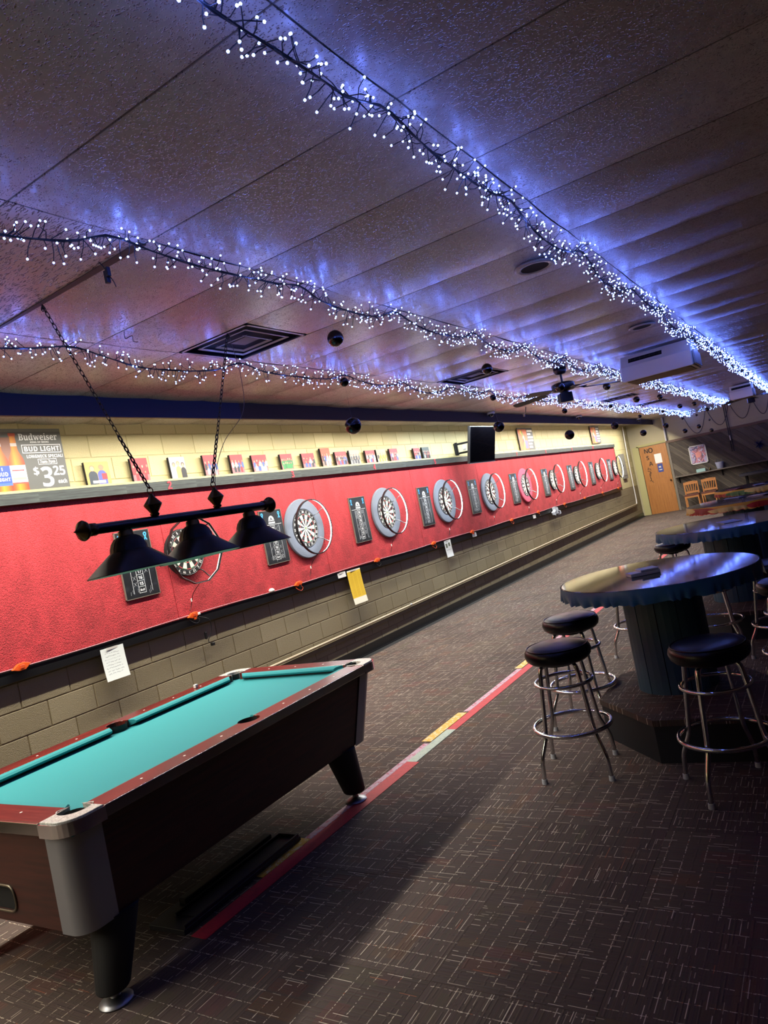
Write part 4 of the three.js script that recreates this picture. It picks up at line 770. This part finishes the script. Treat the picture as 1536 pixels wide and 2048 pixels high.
/* ---------- bar tables on carpeted platforms ---------- */
const mTopVinyl = MP({ color: 0x12131f, roughness: .07, ior: 1.46 });
const mSkirt = M({ color: 0x3d7194, roughness: .32, side: THREE.DoubleSide });
const mStave = [0x38596b, 0x3d6072, 0x335364].map(c => M({ color: c, roughness: .5 }));
const mPlatCarpet = (() => { const m = mCarpet.clone(); return m; })();
function platform(label, cx, cz) {
  const t = thing('carpeted_platform', label, 'platform', [cx, 0, cz], 0, 'carpeted steps under the bar tables');
  const o = [[-.05, .69], [.55, .63], [.55, 0], [.25, -.45], [-.05, -.67], [-.46, -.27], [-.46, .28]];
  const top = slabXZ(o, .215, .035); planeUV(top, 'x', 'z', .41); mesh('carpet_top', top, mPlatCarpet, t);
  const k = .985, base = slabXZ(o.map(p => [p[0] * k, p[1] * k]), .001, .214); planeUV(base, 'x', 'y', 1); mesh('plinth', base, M({ color: 0x14181e, roughness: .6 }), t);
}
function barTable(label, cx, cz, base, opts = {}) {
  const R = opts.r ?? .605, H = .985, t = thing('bar_table', label, 'table', [cx, base, cz], opts.turn ?? 0, 'round bar tables');
  const h = H - base;
  mesh('top', lathe([[0, h - .03], [R - .004, h - .03], [R, h - .026], [R, h - .006], [R - .006, h], [0, h]], 80), mTopVinyl, t);
  // gathered vinyl skirt
  const n = 300, rows = 8, g = new THREE.PlaneGeometry(1, 1, n, rows), p = g.attributes.position, A = noiseGrid(64, 40 + Math.round(cz * 10));
  for (let i = 0; i < p.count; i++) {
    const u = p.getX(i) + .5, v = .5 - p.getY(i), a = u * 2 * PI; const f = (A(u, .2) - .5) * 2, w = Math.sin(a * 46 + f * 5 + A(u * .5, .6) * 9), fold = v * v * (.010 * w + .012 * f) + v * .002;
    const rr = R + .003 + .004 * Math.sin(v * PI) + fold, drop = .085 + .007 * A(u, .9) + .004 * w;
    p.setXYZ(i, rr * Math.cos(a), h - .002 - v * drop, rr * Math.sin(a));
  }
  g.computeVertexNormals(); mesh('gathered_skirt', g, opts.skirt ?? mSkirt, t);
  // pedestal of upright staves
  const Rp = .243, ns = 12, stave = (k) => { const a0 = k / ns * 2 * PI + .012, a1 = (k + 1) / ns * 2 * PI - .012, s = new THREE.Shape(); const P = (r, a) => new THREE.Vector2(r * Math.cos(a), r * Math.sin(a)); s.setFromPoints([P(Rp - .02, a0), P(Rp, a0), P(Rp, a0 + (a1 - a0) / 3), P(Rp, a0 + 2 * (a1 - a0) / 3), P(Rp, a1), P(Rp - .02, a1)]); return new THREE.ExtrudeGeometry(s, { depth: h - .031, bevelEnabled: false }).rotateX(-PI / 2); };
  for (let k = 0; k < ns; k++) mesh('stave', stave(k), mStave[k % 3], t);
  mesh('pedestal_core', cyl(Rp - .012, Rp - .012, h - .032, 0, (h - .032) / 2, 0, 32), mBlackMatte, t);
  return t;
}
platform('carpeted black plinth step under the nearest bar table', 4.30, -4.75);
platform('carpeted step under the second bar table', 4.42, -7.42);
const foodSkirt = M({ side: THREE.DoubleSide, roughness: .45, map: ctex(2048, 128, (g, w, h) => {
  const R = rng(71); g.fillStyle = '#e6b63c'; g.fillRect(0, 0, w, h);
  for (let k = 0; k < 26; k++) { const x = R() * w, c = ['#c83c34', '#dc5636', '#54864c', '#d8b23a', '#ecd880', '#a84438'][Math.floor(R() * 6)]; g.fillStyle = c; g.beginPath(); g.ellipse(x, h * (.3 + R() * .7), 60 + R() * 90, 26 + R() * 40, 0, 0, 7); g.fill(); if (c === '#d8b23a') { g.strokeStyle = '#8a2a22'; g.lineWidth = 6; for (let q = -3; q < 4; q++) { g.beginPath(); g.moveTo(x + q * 22, h); g.lineTo(x + q * 22 + 24, 10); g.stroke(); } } }
}) });
barTable('nearest round bar table, navy vinyl top with gathered skirt', 4.28, -4.75, .25);
barTable('second round bar table, navy vinyl top, behind the nearest one', 4.42, -7.42, .25, { r: .64 });
barTable('round bar table with a colourful food print skirt', 4.30, -10.2, 0, { r: .66, skirt: foodSkirt, turn: 1.2 });
barTable('farthest round bar table, before the plank wall', 4.32, -12.95, 0, { r: .66, skirt: foodSkirt, turn: 2.6 });
{ // things lying on the tables
  const mBox = M({ color: 0xd9e0d8, roughness: .5 });
  const a = thing('card_box', 'flat grey box of score cards on the nearest bar table', 'box', [4.215, .9853, -4.69], .55); mesh('carton', rbox(.19, .022, .105, .003, 0, .011, 0), mBox, a); mesh('lid', rbox(.115, .014, .108, .003, .03, .0295, 0, 1), mBox, a);
  const b = thing('menu_holder', 'small pale card lying on the second bar table', 'card', [4.45, .9853, -7.35], .4); mesh('sheet', box(.16, .004, .26, 0, .002, 0), M({ color: 0x6f7480, roughness: .4 }), b);
  const R = rng(18);
  [[4.2, -10.45, 'small pile of paper slips on the food print table'], [4.5, -10.25, 'long folded paper on the food print table'], [4.35, -12.7, 'loose papers on the farthest bar table'], [3.98, -12.55, 'reddish packet on the farthest bar table']].forEach(([x, z, l], i) => {
    const t = thing('paper_pile', l, 'papers', [x, .9853, z], R() * 3); const m = M({ color: [0xaab0bc, 0xc4bcb0, 0x9aa0b0, 0xb06038][i], roughness: .6 });
    for (let k = 0; k < 3; k++) mesh('sheet', box(.14, .004, .22, (R() - .5) * .03, .002 + k * .0042, (R() - .5) * .03, 0, (R() - .5) * .5), m, t);
  });
}
/* ---------- bar stools ---------- */
const stool = (() => {
  const o = new THREE.Group(); o.name = 'bar_stool';
  const seat = mesh('seat', lathe([[0, .655], [.165, .655], [.172, .66], [.188, .675], [.195, .70], [.19, .722], [.178, .735], [.170, .738], [.165, .742], [.14, .75], [.08, .755], [0, .757]], 48), mVinyl, o);
  mesh('piping', new THREE.TorusGeometry(.177, .0042, 6, 48).rotateX(PI / 2).translate(0, .738, 0), mVinyl, seat);
  mesh('swivel_plate', [cyl(.13, .11, .02, 0, .646, 0, 24), cyl(.05, .05, .02, 0, .63, 0, 16)], mBlackMatte, o);
  for (let k = 0; k < 4; k++) {
    const a = k * PI / 2, c = Math.cos(a), s = Math.sin(a), P = (r, y) => V(r * c, y, r * s);
    const pts = [P(.08, .645), P(.115, .645), P(.138, .637), P(.147, .615), P(.152, .585), P(.170, .45), P(.192, .285), P(.198, .25), P(.246, .145), P(.254, .115), P(.259, .06), P(.264, .022)];
    const leg = mesh('leg', tube(pts, .0128, 40, 10), mChrome, o);
    mesh('foot_cap', cyl(.0155, .0175, .026, .264 * c, .013, .264 * s, 14), M({ color: 0xa9abad, roughness: .6 }), leg);
  }
  mesh('upper_ring', new THREE.TorusGeometry(.166, .0105, 8, 56).rotateX(PI / 2).translate(0, .53, 0), mChrome, o);
  mesh('foot_ring', new THREE.TorusGeometry(.222, .0125, 8, 64).rotateX(PI / 2).translate(0, .27, 0), mChrome, o);
  return o;
})();
[[3.815, -3.98, .98, 'black vinyl chrome bar stool nearest the red throw line'], [3.64, -4.79, .78, 'black chrome bar stool behind the one nearest the red line'], [4.665, -3.80, 1.25, 'black chrome bar stool in the right foreground before the nearest table'],
 [3.655, -6.55, .5, 'chrome bar stool half hidden behind the nearest table top'], [3.70, -8.42, .3, 'bar stool tucked under the left of the second table'], [4.96, -5.36, .6, 'bar stool at the right edge beside the nearest table'],
 [4.83, -6.2, .2, 'bar stool at the right, behind the one beside the nearest table'], [4.30, -6.42, .9, 'bar stool between the two nearest tables']].forEach(([x, z, a, l], i) => {
  const s = i ? stool.clone() : stool; s.name = numbered('bar_stool'); s.position.set(x, 0, z); s.rotation.y = a; s.userData = {}; tag(s, l, 'stool', 'black and chrome bar stools'); scene.add(s);
});

/* ---------- far end: door, chairs, shelf ---------- */
{
  const d = struct('door_1', 'plain orange-brown wooden door in the far corner');
  const g = planeUV(box(.83, 2.19, .04, .688, 1.097, Z_FAR + .012), 'y', 'x', .9); mesh('door_leaf', g, mDoor, d);
  mesh('gap', box(.02, 2.2, .02, .266, 1.1, Z_FAR + .012), mBlackMatte, d);
  mesh('knob', new THREE.SphereGeometry(.028, 16, 12).translate(1.05, 1.0, Z_FAR + .07), mBrass, d);
  const font = await new FontLoader().loadAsync('fonts/droid/droid_sans_bold.typeface.json'), mL = M({ color: 0x2c2018, roughness: .7 });
  const letter = (ch, x, y, s = .13) => { const q = new TextGeometry(ch, { font, size: s, depth: .004, curveSegments: 4 }).translate(x, y, Z_FAR + .0322); mesh('letter', q, mL, d); };
  letter('N', .40, 1.98, .14); letter('O', .53, 1.97, .16); letter('S', .44, 1.76, .13); letter('A', .49, 1.56, .13);
  // illegible lower strokes
  const R = rng(12), st = []; for (let k = 0; k < 16; k++) st.push(box(.02 + R() * .07, .016, .003, .43 + R() * .12, 1.5 - k * .032, Z_FAR + .034, 0, 0, R() * 3)); mesh('painted_strokes', st, mL, d);
  const n1 = thing('door_notice', 'white notice sheet taped to the wooden door', 'notice', [.80, 1.75, Z_FAR + .036]); mesh('sheet', box(.215, .3, .003), mWhite, n1);
  const n2 = thing('door_sign', 'small blue sign under the white notice on the door', 'sign', [.81, 1.44, Z_FAR + .036]);
  mesh('plate', box(.16, .27, .003), M({ color: 0x2c3f8c, roughness: .5 }), n2); mesh('emblem', [box(.07, .05, .003, -.01, .03, .0015), box(.09, .03, .003, 0, -.06, .0015)], mOffWhite, n2);
}
{
  const t = thing('wall_shelf', 'long narrow shelf on the plank wall', 'shelf', [0, 0, 0]);
  mesh('board', box(5.2, .035, .26, 3.8, 1.05, Z_FAR + .15), M({ color: 0x6b6258, roughness: .6 }), t);
  for (const x of [1.3, 2.55, 3.8, 5.05]) mesh('bracket', [box(.03, .2, .03, x, .94, Z_FAR + .03), box(.03, .03, .2, x, 1.02, Z_FAR + .12), span(V(x, .86, Z_FAR + .04), V(x, 1.02, Z_FAR + .2), .012, 6)], mBlackMatte, t);
  const p = thing('framed_picture', 'framed pale purple and pink picture on the plank wall', 'picture', [1.98, 1.615, Z_FAR + .035]);
  const tex = ctex(256, 320, (g, w, h) => { const R = rng(33); g.fillStyle = '#a79fc0'; g.fillRect(0, 0, w, h); for (let k = 0; k < 40; k++) { g.strokeStyle = ['#4c4668', '#d8d4e4', '#c8808c', '#6a6490', '#8c5a60'][Math.floor(R() * 5)]; g.lineWidth = 6 + R() * 18; g.beginPath(); g.moveTo(R() * w, R() * h); g.quadraticCurveTo(R() * w, R() * h, R() * w, R() * h); g.stroke(); } g.fillStyle = '#d88a80'; g.beginPath(); g.ellipse(w * .5, h * .5, 46, 60, .4, 0, 7); g.fill(); });
  mesh('frame', [box(.5, .03, .03, 0, .278, 0), box(.5, .03, .03, 0, -.278, 0), box(.03, .585, .03, .235, 0, 0), box(.03, .585, .03, -.235, 0, 0)], mOffWhite, p); mesh('print', box(.45, .53, .006), M({ map: tex, roughness: .4 }), p);
  const b = thing('tub', 'white ribbed plastic tub standing on the wall shelf', 'tub', [2.53, 1.0675, Z_FAR + .16]); mesh('body', lathe([[0, 0], [.085, 0], [.12, .19], [.124, .2], [.118, .2], [.083, .006], [0, .006]], 28), M({ color: 0xaeb4d0, roughness: .4 }), b);
  const straws = []; const R = rng(44); for (let k = 0; k < 16; k++) { const a = R() * 7; straws.push(span(V(.05 * Math.cos(a), .02, .05 * Math.sin(a)), V(.11 * Math.cos(a), .26 + R() * .04, .11 * Math.sin(a)), .004, 5)); } mesh('darts', straws, mSteel, b);
  const c = thing('tissue_box', 'pale green box leaning on the wall shelf', 'box', [1.98, 1.0675, Z_FAR + .16], .1); mesh('carton', rbox(.26, .1, .12, .006, 0, .05, 0), M({ color: 0x9fc4bc, roughness: .6 }), c);
  const k = thing('knick_knack', 'small brass trinket between the green box and the tub', 'trinket', [2.24, 1.0675, Z_FAR + .15]); mesh('figure', lathe([[0, 0], [.03, 0], [.02, .02], [.032, .05], [.012, .07], [.016, .085], [0, .1]], 14), mBrass, k);
  const bl = thing('tinsel_bunch', 'dark blue tinsel bunch on the plank wall at the right edge', 'decoration', [3.68, 1.55, Z_FAR + .12]); const sp = [span(V(0, 0, 0), V(0, .02, -.12), .012, 6)]; for (let q = 0; q < 90; q++) { const d = V(R() - .5, R() - .5, (R() - .35) * 1.2).normalize().multiplyScalar(.09 + R() * .09); sp.push(span(V(0, 0, 0), d, .006, 4, .002)); } mesh('strands', sp, M({ color: 0x26358a, metalness: .7, roughness: .3 }), bl).userData.kind = 'stuff';
  const ct = thing('side_counter', 'dark grey counter against the plank wall at the right edge', 'counter', [4.2, 0, Z_FAR + .5]); mesh('counter_top', rbox(2.3, .08, .5, .01, 0, .76, 0), M({ color: 0x3c3a40, roughness: .5 }), ct); for (const x of [-.98, -.1, .98]) mesh('leg', [box(.05, .72, .05, x, .36, .15), box(.05, .72, .05, x, .36, -.15)], mBlackMatte, ct);
}
function woodChair(label, x, z, turn) {
  const t = thing('wooden_chair', label, 'chair', [x, 0, z], turn, 'wooden chairs by the far wall');
  mesh('seat', rbox(.42, .035, .42, .008, 0, .445, 0), M({ color: 0x5a2a22, roughness: .5 }), t); mesh('apron', [box(.40, .06, .02, 0, .40, .19), box(.40, .06, .02, 0, .40, -.19), box(.02, .06, .38, .19, .40, 0), box(.02, .06, .38, -.19, .40, 0)], mOak, t);
  for (const s of [-1, 1]) { mesh('leg', rbox(.036, .43, .036, .005, s * .185, .215, .185), mOak, t); mesh('leg', rbox(.036, .84, .036, .005, s * .19, .42, -.19), mOak, t); }
  const top = new THREE.Shape(); top.moveTo(-.21, 0); top.lineTo(.21, 0); top.lineTo(.21, .07); top.quadraticCurveTo(0, .125, -.21, .07); mesh('top_rail', new THREE.ExtrudeGeometry(top, { depth: .024, bevelEnabled: false }).translate(0, .76, -.2), mOak, t);
  mesh('lower_rail', box(.38, .06, .022, 0, .52, -.19), mOak, t);
  for (let k = -2; k <= 2; k++) mesh('slat', span(V(k * .05, .54, -.19), V(k * .075, .77, -.19), .016, 6), mOak, t);
}
woodChair('oak slat-back chair beside the door', 1.66, -23.45, .06); woodChair('oak slat-back chair right of the one beside the door', 2.16, -23.45, -.04);
{ // cable pipe and bead swags above the panelling
  const p = thing('cable_pipe', 'pale pipe with black cable above the wooden door', 'pipe', [1.14, 2.24, Z_FAR + .04]); mesh('pipe', cyl(.03, .03, .76, 0, .38, 0, 14), mOffWhite, p); mesh('cable', cyl(.008, .008, .76, .05, .38, 0, 8), mBlack, p);
  const p2 = thing('cable_pipe', 'dark cable bundle running down the plank wall', 'pipe', [2.93, 1.5, Z_FAR + .04]); mesh('cable', [cyl(.012, .012, 1.5, 0, .75, 0, 8), cyl(.01, .01, 1.5, .05, .75, .0, 8)], M({ color: 0x2a2634, roughness: .6 }), p2); mesh('white_plug', rbox(.03, .16, .03, .006, .02, .42, .02), mOffWhite, p2);
  [[1.75, 2.45, .65], [2.45, 3.1, .55], [3.1, 3.72, .5], [3.72, 4.2, .5]].forEach(([a, b, d], i) => {
    const pts = []; for (let k = 0; k <= 12; k++) { const s = k / 12; pts.push(V(a + .02 + (b - a - .04) * s, CEIL - .08 - d * 4 * s * (1 - s), Z_FAR + .1 + .02 * (i % 2))); }
    const c = new THREE.CatmullRomCurve3(pts), L = c.getLength(), beads = []; for (let q = 0; q < L / .03; q++) { const v = c.getPointAt(Math.min(1, q * .03 / L)); beads.push(new THREE.OctahedronGeometry(.014, 1).translate(v.x, v.y, v.z)); }
    const t = thing('bead_swag', `dark bead chain swag on the far wall, ${ORD[i]} from the door`, 'garland', [0, 0, 0], 0, 'bead chain swags on the far wall'); mesh('string', tube(pts, .004, 40, 5), mBlack, t); for (const p of [pts[0], pts[12]]) mesh('nail', span(V(p.x, p.y, Z_FAR + .002), V(p.x, p.y, p.z + .01), .006, 6), mSteel, t); mesh('beads', beads, M({ color: 0x3d3942, roughness: .4 }), t).userData.kind = 'stuff';
  });
}

renderer.render(scene, camera);
